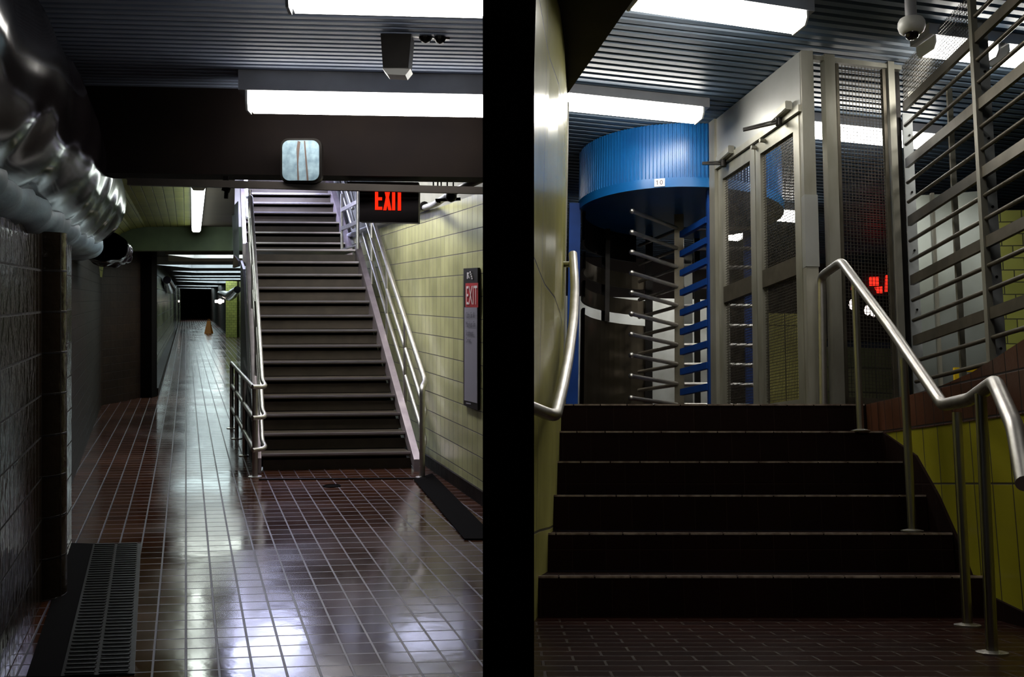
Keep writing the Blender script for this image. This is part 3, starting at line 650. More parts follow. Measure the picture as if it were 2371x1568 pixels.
# lower floor
mb = MB(); mb.face([V(.045, 1.5, -E_), V(2.9, 1.5, -E_), V(2.9, SD0+.1, -E_), V(.045, SD0+.1, -E_)]); struct('floor.001', mb, 'floor_b', 'dark red brown tile floor at the foot of the short stairs')
# steps: each step a block
sg = thing('stairs', V(1.1, SD0, -E_), 'six dark brown tiled steps up to the turnstiles', 'stairs')
for k in range(1, 7):
    z = -E_+SH*k; d0 = SD0+ST*(k-1); d1 = d0+ST+.02 if k < 6 else 13.0
    mb = MB().box((.045, d0, z-SH), (2.07 if k < 6 else 7.5, d1, z-.004)) if k < 6 else MB().box((.045, d0, z-SH), (2.07, d0+.4, z-.004))
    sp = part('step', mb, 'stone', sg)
    # worn tile nosing: row of tiles with slightly rounded corners
    nb = MB(); x = .05; xe = 2.05; sl = -.012*(6-k)/5.0
    while x < xe:
        w = min(.152, xe-x); nb.beam(V(x+.002, d0+.008, z-.004), V(x+w-.002, d0+.008, z-.004), .022, .009); x += .155
    q = part('nosing', nb, 'edge', sg, 'pale worn tile edge'); q.parent = sp
LZt = -E_+SH*6
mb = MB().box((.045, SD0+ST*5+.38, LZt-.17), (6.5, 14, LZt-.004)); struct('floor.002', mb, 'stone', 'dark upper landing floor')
# right side wall of the stairs: green tile below, brick parapet above
PX = 2.05
def dpx(px): return SX(px, 900, PX).y
top = [SX(2005, 940, PX), SX(2105, 915, PX), SX(2180, 893, PX), SX(2250, 862, PX), SX(2310, 825, PX), SX(2371, 785, PX), SX(2440, 735, PX)]
top[0].z = LZt+.0; n = len(top)
mb = MB(); zb = .275
for a, b in zip(top[:-1], top[1:]):
    mb.face([V(PX, a.y, zb), V(PX, b.y, zb), V(PX, b.y, b.z), V(PX, a.y, a.z)], [(a.y, zb), (b.y, zb), (b.y, b.z), (a.y, a.z)])
    mb.face([V(PX, a.y, a.z), V(PX, b.y, b.z), V(PX+.3, b.y, b.z), V(PX+.3, a.y, a.z)])
mb.face([V(PX, top[0].y, zb), V(PX, top[0].y, top[0].z), V(PX+.3, top[0].y, top[0].z), V(PX+.3, top[0].y, zb)])
struct('wall_parapet', mb, 'brick', 'brown tiled parapet rising beside the short stairs')
mb = MB(); mb.face([V(PX+.004, top[0].y, -E_), V(PX+.004, 2.0, -E_), V(PX+.004, 2.0, zb), V(PX+.004, top[0].y, zb)]); struct('wall_right.001', mb, 'green_b', 'yellow green glazed tile wall beside the short stairs')
mb = MB().face([V(PX, top[-1].y, zb), V(PX, 2.0, zb), V(PX, 2.0, top[-1].z+.3), V(PX, top[-1].y, top[-1].z)]); struct('wall_parapet.001', mb, 'brick')
# skirting along the slope
sk = [SX(2040, 1000, PX-.01), SX(2118, 1055, PX-.01), SX(2170, 1148, PX-.01), SX(2215, 1250, PX-.01), SX(2258, 1365, PX-.01), SX(2371, 1420, PX-.01), SX(2480, 1480, PX-.01)]
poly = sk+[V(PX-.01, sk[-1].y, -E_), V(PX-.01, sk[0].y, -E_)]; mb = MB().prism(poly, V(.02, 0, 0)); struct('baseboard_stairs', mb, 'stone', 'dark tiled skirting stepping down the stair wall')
# handrail on the right
def stand(px, py, Z): p = SZ(px, py, Z); return p
h = thing('handrail', V(1.9, 5.8, LZt), 'thick brushed steel handrail on four posts at the right of the short stairs', 'handrail')
b0 = S(1905, 937, 6.18); b0.z = LZt
pth = [V(b0.x, b0.y, LZt), S(1901, 640, 6.18), S(1948, 606, 5.86), S(2065, 765, 5.15), S(2183, 938, 4.42), S(2245, 925, 3.95), S(2304, 885, 3.42), S(2350, 990, 3.05), S(2374, 1120, 2.85)]
part('rail', MB().tube(smooth_path(pth[:2]+pth[2:5]+pth[5:7]+pth[7:], rad=.05, n=5), .0262, 16), 'rail', h, smooth=True)
for (px, py, D, tx, ty) in [(1992, 997, 5.78, 1984, 655), (2111, 1221, 5.06, 2098, 830), (2240, 1450, 4.34, 2226, 955), (2297, 1515, 3.65, 2290, 912)]:
    bp = S(px, py, D); Zf = {5.78: LZt-.17, 5.06: -E_+.34, 4.34: -E_, 3.65: -E_}[D]; bp.z = Zf; tp = S(tx, ty, D); tp.x = bp.x+(tp.x-bp.x)*.5
    part('post', MB().tube([bp, tp], .0195, 14), 'steel', h, smooth=True)
    part('base_flange', MB().lathe(bp, [(.052, 0), (.052, .006), (.024, .012)], 20), 'rail', h, smooth=True)

CUR = FU
LU = .40   # below landing in this frame
CR = V(1, .21, 0).normalized(); DR = V(-.21, 1, 0).normalized()
# left glazed wall (curved) and its upper soffit
cp = [(-.0+.046, 3.9)]
for px, py, D in [(1236, 1376, 4.45), (1247, 1340, 4.66), (1273, 1244, 4.98), (1289, 1134, 5.45), (1300, 964, 6.15)]:
    p = U(px, py, D); cp.append((p.x, p.y))
cp.append((U(1306, 700, 6.75).x, 6.75)); cp[1] = (max(cp[1][0], .06), cp[1][1])
cp = [cp[0]]+cp[1:]
vwall('wall_left.003', cp, -.72, 2.42, 'green_c', label='curved yellow green tile wall at the left of the short stairs', smooth=True)
pa = U(1285, 600, 6.72); pb = U(1311, 600, 6.80)
mb = MB().prism([V(pa.x, pa.y, .3), V(pb.x, pb.y, .3), V(pb.x, pb.y+.1, .3), V(pa.x-.2, pa.y+.1, .3)], V(0, 0, 2.3)); struct('trim_3', mb, 'steel_w', 'pale metal corner trim at the end of the curved wall')
s0 = UZ(1465, 0, 2.40); s1 = UZ(1270, 280, 2.40); dv = (s1-s0); s00 = s0-dv*1.6
mb = MB().prism([V(.046, s00.y, 2.40), s00, s1, V(.046, s1.y-.12, 2.40)], V(0, 0, .7)); struct('wall_soffit', mb, 'dark', 'dark soffit running over the curved wall')
# ceiling
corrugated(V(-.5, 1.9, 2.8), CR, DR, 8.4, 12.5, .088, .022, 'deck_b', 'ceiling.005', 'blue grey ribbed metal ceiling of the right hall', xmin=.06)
# fixtures
zl = 2.655
fixture('ceiling_light', UZ(1466, 12, zl), UZ(1848, 68, zl), 'big fluorescent light cut by the top edge above the steps', w=.20, lh=.075, lens='lamp_r', group='fluorescents of the right hall', zceil=2.8)
f2 = UZ(1616, 280, zl); fixture('ceiling_light', f2-CR*1.12, f2, 'fluorescent light right in front of the blue turnstile drum', w=.20, lh=.075, lens='lamp_r', group='fluorescents of the right hall', zceil=2.8)
f3 = UZ(2152, 341, zl); fixture('ceiling_light', f3-CR*1.24, f3, 'fluorescent light seen through the mesh panel and cage posts', w=.20, lh=.075, lens='lamp_r', group='fluorescents of the right hall', zceil=2.8)
f4 = UZ(2147, 122, zl); fixture('ceiling_light', f4, f4+CR*.42, 'short light behind the cage mesh at the upper right', w=.20, lh=.075, lens='lamp_r', group='fluorescents of the right hall', zceil=2.8)
fixture('ceiling_light', f4+CR*.50, f4+CR*1.0, 'short light behind the top cage bars, rightmost of all', w=.20, lh=.075, lens='lamp_r', group='fluorescents of the right hall', zceil=2.8)
f5 = UZ(1852, 512, zl); fixture('ceiling_light', f5-CR*.30, f5, 'distant fluorescent light seen through the right mesh door', w=.20, lh=.075, lens='lamp_r', group='fluorescents of the right hall', zceil=2.8)
fixture('ceiling_light', f5-CR*1.85, f5-CR*.80, 'added light, unseen behind the blue turnstile drum', w=.20, lh=.075, lens='lamp_r', group='fluorescents of the right hall', zceil=2.8)  # added lamp, out of sight, brightens the turnstile interior
f6 = UZ(1712, 555, zl); fixture('ceiling_light', f6-CR*.30, f6, 'farthest fluorescent light seen through the left mesh door', w=.20, lh=.075, lens='lamp_r', group='fluorescents of the right hall', zceil=2.8)
fixture('ceiling_light', V(.9, 2.2, 2.70), V(2.1, 2.42, 2.70), 'fluorescent light above the viewer, right hall', lens='lamp_r', w=.2, lh=.07, zceil=2.8)

# ---- doors
WA = U(1664, 560, 7.62); WB = U(1872, 560, 6.30); WA.z = WB.z = 0
wd_ = (WB-WA); wl_ = wd_.length; wu = wd_/wl_; wn = V(-wu.y, wu.x, 0)*1.0
if wn.x > 0: wn = -wn        # towards the turnstile side (left)
def W(px, Z):                 # point on the door plane under pixel column px
    # solve along line for pixel x at height Z
    lo, hi = -.5, wl_+.6
    for _ in range(40):
        m_ = (lo+hi)/2; p = WA+wu*m_; q = FU @ V(p.x, p.y, Z); x = CX+F*q.x/q.y
        if x < px: lo = m_
        else: hi = m_
    p = WA+wu*lo; return V(p.x, p.y, Z)
def WP(px, py):
    v = ray(px, py, FU); # intersect plane through WA with direction wu, vertical
    nn = V(-wu.y, wu.x, 0); t = WA.dot(nn)/v.dot(nn); return v*t
frm = thing('door_frame', V(WA.x, WA.y, LU), 'steel door frame with header panel and tall post', 'door frame')
def vpost(name, px, py, w, dpt, z0, z1, mat, parent, label=None, P=None):
    p = P if P is not None else W(px, py); a = p-wu*(w/2); b = p+wu*(w/2)
    mb = MB().prism([V(a.x, a.y, z0)-wn*dpt/2, V(b.x, b.y, z0)-wn*dpt/2, V(b.x, b.y, z0)+wn*dpt/2, V(a.x, a.y, z0)+wn*dpt/2], V(0, 0, z1-z0)); return part(name, mb, mat, parent, label)
DT = 2.40
vpost('left_jamb', 1664, 1.6, .10, .10, LU, 2.79, 'steel_w', frm)
bp_ = W(1866, 1.6); pl = W(1868, 1.6); mb = MB().box((pl.x-.022, pl.y-.04, LU), (pl.x+.055, pl.y+.05, 2.79)); part('corner_post', mb, 'steel_w', frm, 'tall square corner post')
mb = MB().box((pl.x-.024, pl.y-.046, 1.37), (pl.x+.060, pl.y+.054, 1.83)); part('cover_plate', mb, 'panelm', frm, 'pale cover sleeve on the post')
a = W(1664, 2.5); b = W(1862, 2.5)
mb = MB().prism([V(a.x, a.y, DT+.03), V(b.x, b.y, DT+.03), V(b.x, b.y, 2.79), V(a.x, a.y, 2.79)], wn*.03); part('header_panel', mb, 'panelm', frm, 'blank steel panel over the doors')
mb = MB().beam(V(a.x, a.y, DT+.01), V(b.x, b.y, DT+.01), .09, .045); part('header_rail', mb, 'steel_w', frm)
def mesh_pane(P, a, l, h_, name, parent, mat='wire', sp=.019, r=.0034, label=None):
    mb = MB(); a = Vector(a).normalized(); nx = int(l/sp); nz = int(h_/sp)
    for i in range(1, nx): p = P+a*(l*i/nx); mb.beam(p, p+V(0, 0, h_), r, r, up=a)
    for i in range(1, nz): p = P+V(0, 0, h_*i/nz)+wn*r*.6; mb.beam(p, p+a*l, r, r)
    return part(name, mb, mat, parent, label)
def mesh_door(name, pxa, pxb, label, hinge):
    A = W(pxa, 1.6); B = W(pxb, 1.6); A.z = B.z = 0; l = (B-A).length; t = thing(name, V((A.x+B.x)/2, (A.y+B.y)/2, LU), label, 'door', 'mesh doors beside the turnstile')
    sw = .075
    for nm, p in (('left_stile', A+wu*sw/2), ('right_stile', B-wu*sw/2)):
        q = MB(); q.beam(V(p.x, p.y, LU+.02), V(p.x, p.y, DT-.02), .045, sw, up=wu); part(nm, q, 'steel_w', t)
    i0 = A+wu*sw; i1 = B-wu*sw
    for nm, z, hh in (('top_rail', DT-.065, .09), ('middle_rail', 1.405, .12), ('bottom_rail', LU+.09, .14)):
        part(nm, MB().beam(i0+V(0, 0, z), i1+V(0, 0, z), .045, hh), 'steel_w' if nm != 'middle_rail' else 'bronze', t)
    mesh_pane(i0+V(0, 0, 1.465), wu, (i1-i0).length, DT-.11-1.465, 'wire_mesh', t)
    mesh_pane(i0+V(0, 0, LU+.16), wu, (i1-i0).length, 1.345-LU-.16, 'wire_mesh', t)
    return t
d1 = mesh_door('mesh_door', 1671, 1757, 'left wire mesh steel door, next to the blue turnstile', 0)
d2 = mesh_door('mesh_door', 1759, 1862, 'right wire mesh steel door, next to the tall corner post', 0)
# closers
for (px, py, lab, g, ln) in [(1812, 276, 'steel door closer with long arm above the right mesh door', .9, 92), (1684, 372, 'steel door closer with arm above the left mesh door', 1, 58)]:
    p = WP(px, py)-wn*.0; t = thing('door_closer', p, lab, 'door closer', 'door closers')
    fr_ = -wn if False else wn*-1
    # front side = side facing camera (opposite of turnstile side is right; camera sees left/outer face) 
    o_ = wn*.06
    part('body', MB().beam(p-wu*.02+o_, p+wu*.20+o_+V(0, 0, .02), .05, .06, bev=.008), 'steel_w', t)
    a_ = p+wu*.06+o_+V(0, 0, -.05); e_ = U(px-ln, py+(26 if px > 1750 else 8), (p+wu*.02).y+.02)
    part('arm', MB().beam(a_, e_, .022, .012).beam(a_+V(0, 0, .02), e_+V(0, 0, .012), .014, .008), 'darkmetal', t)
    part('pivot', MB().tube([a_-V(0, 0, .02), a_+V(0, 0, .035)], .022, 12), 'darkmetal', t, smooth=True)
# knobs under header
for px, py in ((1777, 327), (1757, 343)):
    p = WP(px, py)+wn*-.03; part('bolt_knob', MB().tube([p+wn*.09, p+wn*.02], .014, 12), 'steel_w', frm, smooth=True)

# ---- panel wall with mesh
PC = V(pl.x, pl.y, 0)
def PW(px, Z=1.6):
    lo, hi = -.2, 2.0
    for _ in range(40):
        m_ = (lo+hi)/2; p = PC+CR*m_; q = FU @ V(p.x, p.y, Z); x = CX+F*q.x/q.y
        if x < px: lo = m_
        else: hi = m_
    p = PC+CR*lo; return V(p.x, p.y, 0)
def cpost(name, px, w, dpt, z0, z1, mat, parent, label=None):
    p = PW(px); a = p-CR*w/2; b = p+CR*w/2; n_ = V(-CR.y, CR.x, 0)
    mb = MB().prism([a-n_*dpt/2+V(0, 0, z0), b-n_*dpt/2+V(0, 0, z0), b+n_*dpt/2+V(0, 0, z0), a+n_*dpt/2+V(0, 0, z0)], V(0, 0, z1-z0)); return part(name, mb, mat, parent, label)
pn = thing('mesh_panel', PW(2000)+V(0, 0, LU), 'fixed wire mesh panel between two steel posts, centre right', 'mesh panel')
cpost('post', 1927, .072, .06, LU, 2.79, 'steel_w', pn); cpost('post', 2073, .045, .06, LU, 2.79, 'steel_w', pn)
cpost('frame_edge', 1947, .018, .03, LU+.1, 2.74, 'bronze', pn); cpost('frame_edge', 2058, .022, .03, LU+.1, 2.74, 'bronze', pn)
pa = PW(1945); pb = PW(2062)
part('bottom_rail', MB().beam(pa+V(0, 0, LU+.13), pb+V(0, 0, LU+.13), .03, .09), 'bronze', pn)
part('top_rail', MB().beam(PW(1890)+V(0, 0, 2.76), PW(2100)+V(0, 0, 2.76), .04, .03), 'steel_w', pn)
wn_s = wn; wn = V(CR.y, -CR.x, 0)
mesh_pane(pa+V(0, 0, LU+.17), CR, (pb-pa).length, 2.74-LU-.17, 'wire_mesh', pn, mat='wire', sp=.0225, r=.003)
wn = wn_s
# ---- barred cage
C0 = PW(2104); CD = V(0, -1, 0)
cage = thing('barred_screen', V(C0.x, C0.y, LU), 'steel cage screen of horizontal bars at the right, mesh at its top', 'barred screen')
def CP(px, Z=1.6):
    lo, hi = -.2, 3.2
    for _ in range(40):
        m_ = (lo+hi)/2; p = C0+CD*m_; q = FU @ V(p.x, p.y, Z); x = CX+F*q.x/q.y
        if x < px: lo = m_
        else: hi = m_
    p = C0+CD*lo; return V(p.x, p.y, 0)
zt = ray(2100, 250, FU); zt = zt.z/zt.y*C0.y; zbm = ray(2104, 790, FU); zbm = zbm.z/zbm.y*C0.y; pit = (zt-zbm)/12.0
cend = V(C0.x, 4.15, 0)
for i in range(15):
    z = zt-pit*i; thick = i % 3 == 0
    a_ = C0+V(.0, -.02, z); b_ = cend+V(0, 0, z)
    if thick: part('flat_bar', MB().beam(a_, b_, .022, .062), 'bronze', cage)
    else: part('round_bar', MB().tube([a_, b_], .0125, 10), 'bronze', cage, smooth=True)
for j in (1, 2, 3, 4):   # bars above the mesh line on the near side only
    z = zt+pit*j; a_ = CP(2272)+V(0, 0, z)
    if z < 2.76: part('round_bar', MB().tube([a_, cend+V(0, 0, z)], .0125, 10), 'bronze', cage, smooth=True)
def cgpost(px, w, t_, z0, z1, mat, dx=0, name='post', label=None):
    p = CP(px)+V(dx, 0, 0); return part(name, MB().box((p.x-t_/2, p.y-w/2, z0), (p.x+t_/2, p.y+w/2, z1)), mat, cage, label)
cgpost(2094, .03, .05, LU-.1, 2.79, 'darkmetal', -.02)
p = CP(2108); part('flange', MB().box((p.x+.0, p.y+.05, LU-.1), (p.x+.065, p.y+.062, zt-.03)), 'flange', cage, 'pale drilled flange')
for i in range(5): 
    zz = zt-pit*(3*i+1.4); part('bolt', MB().tube([V(p.x+.04, p.y+.05, zz), V(p.x+.04, p.y+.043, zz)], .007, 8), 'darkmetal', cage)
cgpost(2192, .02, .03, LU-.1, zt-.1, 'steel_w', .05, label='slim back post')
p = CP(2276); part('post', MB().box((p.x-.022, p.y-.02, .3), (p.x+.012, p.y+.02, 2.79)), 'steel_w', cage)
part('flange', MB().box((p.x+.012, p.y+.02, .3), (p.x+.085, p.y+.03, 2.62)), 'flange', cage, 'pale drilled flange')
for i in range(5):
    zz = zt-pit*(3*i+1.4); part('bolt', MB().tube([V(p.x+.055, p.y+.02, zz), V(p.x+.055, p.y+.013, zz)], .007, 8), 'darkmetal', cage)
wn = V(-1, 0, 0); mesh_pane(CP(2272)+V(0, 0, zt+.03), V(0, 1, 0), (C0-CP(2272)).length, 2.78-zt-.03, 'wire_mesh', cage, sp=.021, r=.003); wn = wn_s
part('edge_strip', MB().box((C0.x+.03, C0.y-.01, zt+.02), (C0.x+.07, C0.y, 2.6)), 'steel_w', cage)
p = V(C0.x, 4.2, 0); part('post', MB().box((p.x-.03, p.y-.03, -.3), (p.x+.03, p.y+.03, 2.79)), 'steel_w', cage)
# dome camera
c = U(2110, 60, 5.25); t = thing('dome_camera', V(c.x, c.y, 2.79), 'white dome security camera hanging from the ceiling at upper right', 'camera')
z0 = c.z
part('mount', MB().tube([V(c.x, c.y, 2.80), V(c.x, c.y, z0+.03)], .03, 16), 'housing', t, smooth=True)
part('shell', MB().lathe(V(c.x, c.y, z0), [(.03, .045), (.062, .036), (.070, .02), (.072, -.005), (.064, -.03), (.045, -.045), (.02, -.045)], 32), 'white', t, smooth=True)
part('dome', MB().lathe(V(c.x, c.y, z0), [(.039, -.040), (.038, -.052), (.032, -.066), (.020, -.076), (.001, -.079)], 24), 'dome', t, smooth=True)

# ---- turnstile
TC = U(1572, 600, 8.52); TX, TY = TC.x, TC.y; TR_ = .85
zb = ray(1525, 432, FU); zb = zb.z/zb.y*(TY-TR_+.01)
tn = thing('turnstile', V(TX, TY, LU), 'tall blue full-height turnstile with ribbed drum and steel arms, numbered 10', 'turnstile')
mb = MB(); nrib = 176; band = .075; z1 = 2.79
for i in range(nrib):
    a0 = 2*math.pi*i/nrib; da = 2*math.pi/nrib
    pr = [(0, 0), (.5, 0), (.6, .012), (.9, .012), (1, 0)]
    for (f0, r0), (f1, r1) in zip(pr[:-1], pr[1:]):
        aa, ab = a0+da*f0, a0+da*f1; ra, rb = TR_-.012+r0, TR_-.012+r1
        mb.face([V(TX+ra*math.cos(aa), TY+ra*math.sin(aa), zb+band), V(TX+rb*math.cos(ab), TY+rb*math.sin(ab), zb+band), V(TX+rb*math.cos(ab), TY+rb*math.sin(ab), z1), V(TX+ra*math.cos(aa), TY+ra*math.sin(aa), z1)])
part('drum', mb, 'blue', tn, 'ribbed blue drum')
part('drum_band', MB().lathe(V(TX, TY, zb), [(TR_-.05, 0), (TR_+.012, 0), (TR_+.012, band), (TR_-.02, band)], 96), 'blue', tn, 'smooth blue rim band', smooth=True)
part('canopy_underside', MB().lathe(V(TX, TY, zb+.012), [(.001, 0), (TR_-.04, 0), (TR_-.04, .02), (.001, .02)], 64), 'dark', tn, 'dark underside')
# number plate
a = math.atan2((U(1525, 420, TY-TR_)-V(TX, TY, 0)).y, (U(1525, 420, TY-TR_)-V(TX, TY, 0)).x)
rp = TR_+.014; pc = V(TX+rp*math.cos(a), TY+rp*math.sin(a), zb+band*.5); tx = V(-math.sin(a), math.cos(a), 0)
if tx.x < 0: tx = -tx
w2, h2 = .041, .031; q = [pc-tx*w2-V(0, 0, h2), pc+tx*w2-V(0, 0, h2), pc+tx*w2+V(0, 0, h2), pc-tx*w2+V(0, 0, h2)]
nb = tx.cross(V(0, 0, 1)); plq = part('number_plate', MB().prism(q, nb*.004), 'signw', tn, 'white number plate')
for dgt, x0 in (('1', -.025), ('0', .003)):
    if dgt == '1':
        p1 = pc+tx*-.017+nb*.006; g1 = MB().beam(p1-V(0, 0, .018), p1+V(0, 0, .018), .0045, .002, up=nb).beam(p1+V(0, 0, .0165), p1-tx*.008+V(0, 0, .009), .004, .002, up=nb)
    else: g1 = text_mb('0', .022, .036, pc+tx*x0-V(0, 0, .018)+nb*.006, tx, (0, 0, 1), depth=0)
    x = part('digit', g1, 'signt', tn); x.parent = plq
# rotor
part('rotor_column', MB().prism([V(TX-.045, TY-.03, LU), V(TX+.03, TY-.045, LU), V(TX+.045, TY+.03, LU), V(TX-.03, TY+.045, LU)], V(0, 0, zb-LU)), 'bronze', tn, 'olive steel rotor column')
ya = [489, 538, 584, 632, 678, 727, 774.6, 822.6, 871, 922]
tipD = U(1462, 700, 7.98)
tvec = V(tipD.x-TX, tipD.y-TY, 0)
for k, y in enumerate(ya):
    v = ray(1462, y, FU); z = v.z/v.y*tipD.y
    a_ = V(TX, TY, z)+tvec.normalized()*.04; b_ = V(TX, TY, z)+tvec
    part('arm', MB().tube([a_, b_], .0165, 10).ball(b_, .0225, 12), 'rail', tn, smooth=True)
    for ang in (-118, 122):
        r_ = Matrix.Rotation(math.radians(ang), 3, 'Z') @ tvec
        part('arm', MB().tube([V(TX, TY, z)+r_.normalized()*.04, V(TX, TY, z)+r_*.98], .0165, 8), 'rail' , tn, smooth=True)
# blue comb with post
cpx = U(1645, 700, 7.75); e = V(-.14, .52, 0)
part('comb_post', MB().box((cpx.x-.025, cpx.y-.03, LU), (cpx.x+.028, cpx.y+.03, zb)), 'blue_d', tn, 'blue post')
for k, y in enumerate([509, 557, 604, 652, 701, 748, 797, 846, 896]):
    v = ray(1638, y, FU); z = v.z/v.y*cpx.y; a_ = V(cpx.x-.02, cpx.y+.0, z); v2 = ray(1578, [545, 592, 636, 681.6, 727, 773, 820, 866, 910][k], FU)
    b_ = U(1578, 700, cpx.y+.50); b_.z = z; part('comb_bar', MB().beam(a_, b_, .035, .05), 'blue_d', tn, 'blue bar')
lp = U(1328, 600, TY-.1); part('guard_post', MB().box((lp.x-.045, lp.y-.03, LU), (lp.x+.05, lp.y+.03, zb+.05)), 'blue_d', tn, 'blue post')
# second blue posts at back right (seen through the doors)
bp2 = U(1733, 700, TY+.45); part('guard_post', MB().box((bp2.x-.035, bp2.y-.03, LU), (bp2.x+.03, bp2.y+.03, zb)), 'blue_d', tn, 'blue post')
# dividing steel plate right of rotor
q0 = U(1566, 700, TY+.55); q1 = U(1603, 700, TY+.60); part('steel_jamb', MB().prism([V(q0.x, q0.y, LU), V(q1.x, q1.y, LU), V(q1.x, q1.y+.05, LU), V(q0.x, q0.y+.05, LU)], V(0, 0, zb-LU-.15)), 'steel_s', tn, 'bright steel jamb plate')
q0 = U(1608, 700, TY+.8); part('back_post', MB().box((q0.x, q0.y, LU), (q0.x+.05, q0.y+.04, zb)), 'darkmetal', tn)
q0 = U(1502, 700, TY+.75); part('back_post', MB().box((q0.x-.03, q0.y, LU), (q0.x+.035, q0.y+.04, zb)), 'darkmetal', tn)
# curved guard sheets
def arc(a0, a1, zlo, zhi, r=TR_-.03, n=20, mat='guard', nm='guard_sheet', lab=None):
    mb = MB(); z_ = [zlo, zhi]
    P = [V(TX+r*math.cos(math.radians(a0+(a1-a0)*i/n)), TY+r*math.sin(math.radians(a0+(a1-a0)*i/n)), 0) for i in range(n+1)]
    Q = [V(TX+(r-.02)*math.cos(math.radians(a0+(a1-a0)*i/n)), TY+(r-.02)*math.sin(math.radians(a0+(a1-a0)*i/n)), 0) for i in range(n+1)]
    for i in range(n):
        a, b, c, d = P[i], P[i+1], Q[i+1], Q[i]; zl = V(0, 0, zlo); zh = V(0, 0, zhi)
        mb.face([a+zl, b+zl, b+zh, a+zh]); mb.face([c+zl, d+zl, d+zh, c+zh]); mb.face([a+zh, b+zh, c+zh, d+zh]); mb.face([b+zl, a+zl, d+zl, c+zl])
    return part(nm, mb, mat, tn, lab, smooth=True)
def zat(px, py, D): v = ray(px, py, FU); return v.z/v.y*D
arc(188, 100, LU, zat(1345, 718, TY))
arc(188, 100, zat(1345, 692, TY), zat(1345, 655, TY)); arc(188, 100, zat(1345, 628, TY), zat(1345, 590, TY)); arc(185, 110, zat(1345, 560, TY), zb, mat='darkmetal')
q0 = U(1405, 700, TY+.55); part('guard_upright', MB().box((q0.x-.02, q0.y-.03, zat(1405, 745, TY+.55)), (q0.x+.02, q0.y, zb)), 'darkmetal', tn)
q0 = U(1397, 700, TY+.75); part('guard_upright', MB().box((q0.x-.02, q0.y-.03, LU), (q0.x+.02, q0.y, zb)), 'darkmetal', tn)

# ---- left handrail on curved wall
hp = [U(1326, 588, 5.95), U(1331, 660, 5.8), U(1328, 740, 5.5), U(1316, 830, 5.1), U(1302, 900, 4.7), U(1285, 966, 4.25), U(1222, 940, 4.2)]
t = thing('handrail', hp[0], 'bright curved wall-mounted handrail at the left of the short stairs', 'handrail')
sm = smooth_path(hp, n=5, rad=.12)
part('rail', MB().tube(sm, .0255, 16), 'rail', t, smooth=True)
part('bracket', MB().tube([U(1322, 612, 5.95), U(1303, 612, 6.05)], .018, 10), 'steel', t, smooth=True)

# ---- background of the right hall
xs_ = U(1690, 700, 12.6).x; mb = MB().box((-.3, 12.6, .2), (xs_, 12.8, 2.3)); struct('wall_back_steel', mb, 'steel_s', 'pale steel part of the far wall')
xq = U(1765, 700, 12.6).x; xr = U(1872, 700, 12.6).x
mb = MB().box((xs_, 12.6, .2), (xq, 12.8, 1.95)); struct('wall_back_brown', mb, 'browntile')
mb = MB().box((xr, 12.6, .2), (7.6, 12.8, 1.75)); struct('wall_back_dull', mb, 'green_d')
mb = MB().box((xq, 12.6, .2), (xr, 12.8, 2.15)); struct('wall_back', mb, 'green_c', 'yellow green tiled lower part of the far wall')
mb = MB().box((-.3, 12.62, 1.85), (7.6, 12.8, 3.0)); struct('wall_back_upper', mb, 'dark')
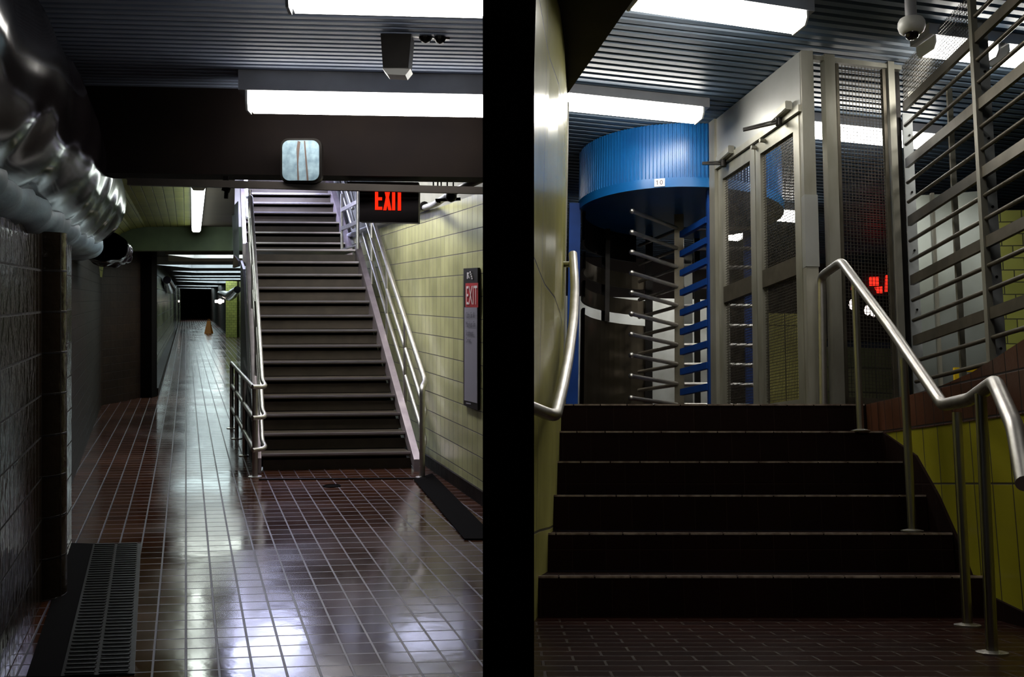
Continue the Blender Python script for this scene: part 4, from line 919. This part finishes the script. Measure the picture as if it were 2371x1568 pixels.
# steel clad booth
sa = U(2112, 600, 8.7); sb = U(2212, 600, 8.6); sc_ = U(2312, 600, 8.45)
bt = thing('steel_booth', V(sb.x, sb.y+.3, LU), 'pale stainless clad booth wall behind the barred screen', 'booth')
for k, (a, b) in enumerate([(sa, sb), (sb, sc_)]):
    ln = (b-a); part('panel', MB().prism([V(a.x, a.y, LU), V(b.x, b.y, LU), V(b.x, b.y+.06, LU), V(a.x, a.y+.06, LU)], V(0, 0, 2.55-LU)), 'booth', bt)
for a in (U(2163, 600, 8.62), sb):
    part('seam', MB().box((a.x-.012, a.y-.03, LU), (a.x+.012, a.y+.01, 2.55)), 'steel_w', bt, 'bright joint strip')
wa = U(2314, 600, 8.2); mb = MB().prism([V(wa.x, wa.y, LU), V(wa.x+2.2, wa.y-.4, LU), V(wa.x+2.2, wa.y, LU), V(wa.x, wa.y+.3, LU)], V(0, 0, 1.9)); struct('wall_right.002', mb, 'vault', 'green tiled wall beyond the barred screen')
wa = PW(2104)+V(3.2, -4.5, 0); mb = MB().box((wa.x, 1.5, -.8), (wa.x+.1, 12.8, 3.0)); struct('wall_right.003', mb, 'dark')
# yellow barrier
ya_ = U(2208, 856, 7.6); wY = .34; t = thing('barrier', V(ya_.x+wY/2, ya_.y, LU), 'yellow tubular barrier frame showing above the brown parapet', 'barrier')
part('top_bar', MB().beam(ya_+V(0, 0, 0), ya_+V(wY, 0, 0), .03, .03), 'yellow', t)
for dx in (.015, wY-.015): part('leg', MB().beam(ya_+V(dx, 0, -.015), V(ya_.x+dx, ya_.y, LU+.06), .03, .03), 'yellow', t)
# red sign lamps
t = thing('red_sign', U(2035, 690, 11.8), 'glowing red sign far behind the mesh panel', 'sign')
part('case', MB().prism([U(1996, 630, 11.85), U(2066, 632, 11.85), U(2066, 684, 11.85), U(1996, 684, 11.85)], V(0, .06, 0)), 'signk', t)
for q in ([(2012, 642), (2034, 642), (2034, 662), (2012, 662)], [(2024, 666), (2042, 664), (2042, 679), (2030, 679)], [(2049, 638), (2053, 638), (2053, 676), (2048, 676)], [(1970, 655), (1974, 655), (1974, 672), (1970, 672)]):
    part('tube', MB().prism([U(x, y, 11.8) for x, y in q][::-1], V(0, -.02, 0)), 'neon', t)
for i, (px, py) in enumerate([(1972, 705), (2008, 718), (2022, 722)]):
    c = U(px, py, 11.6); mb = MB().lathe(c, [(.004, -.06), (.03, -.04), (.036, 0), (.026, .035), (.012, .055)], 12)
    single('lamp_bulb', mb, 'bulb', ['left bare bulb glowing under the red sign', 'middle bare bulb glowing under the red sign', 'right bare bulb glowing under the red sign'][i], 'lamp', smooth=True)
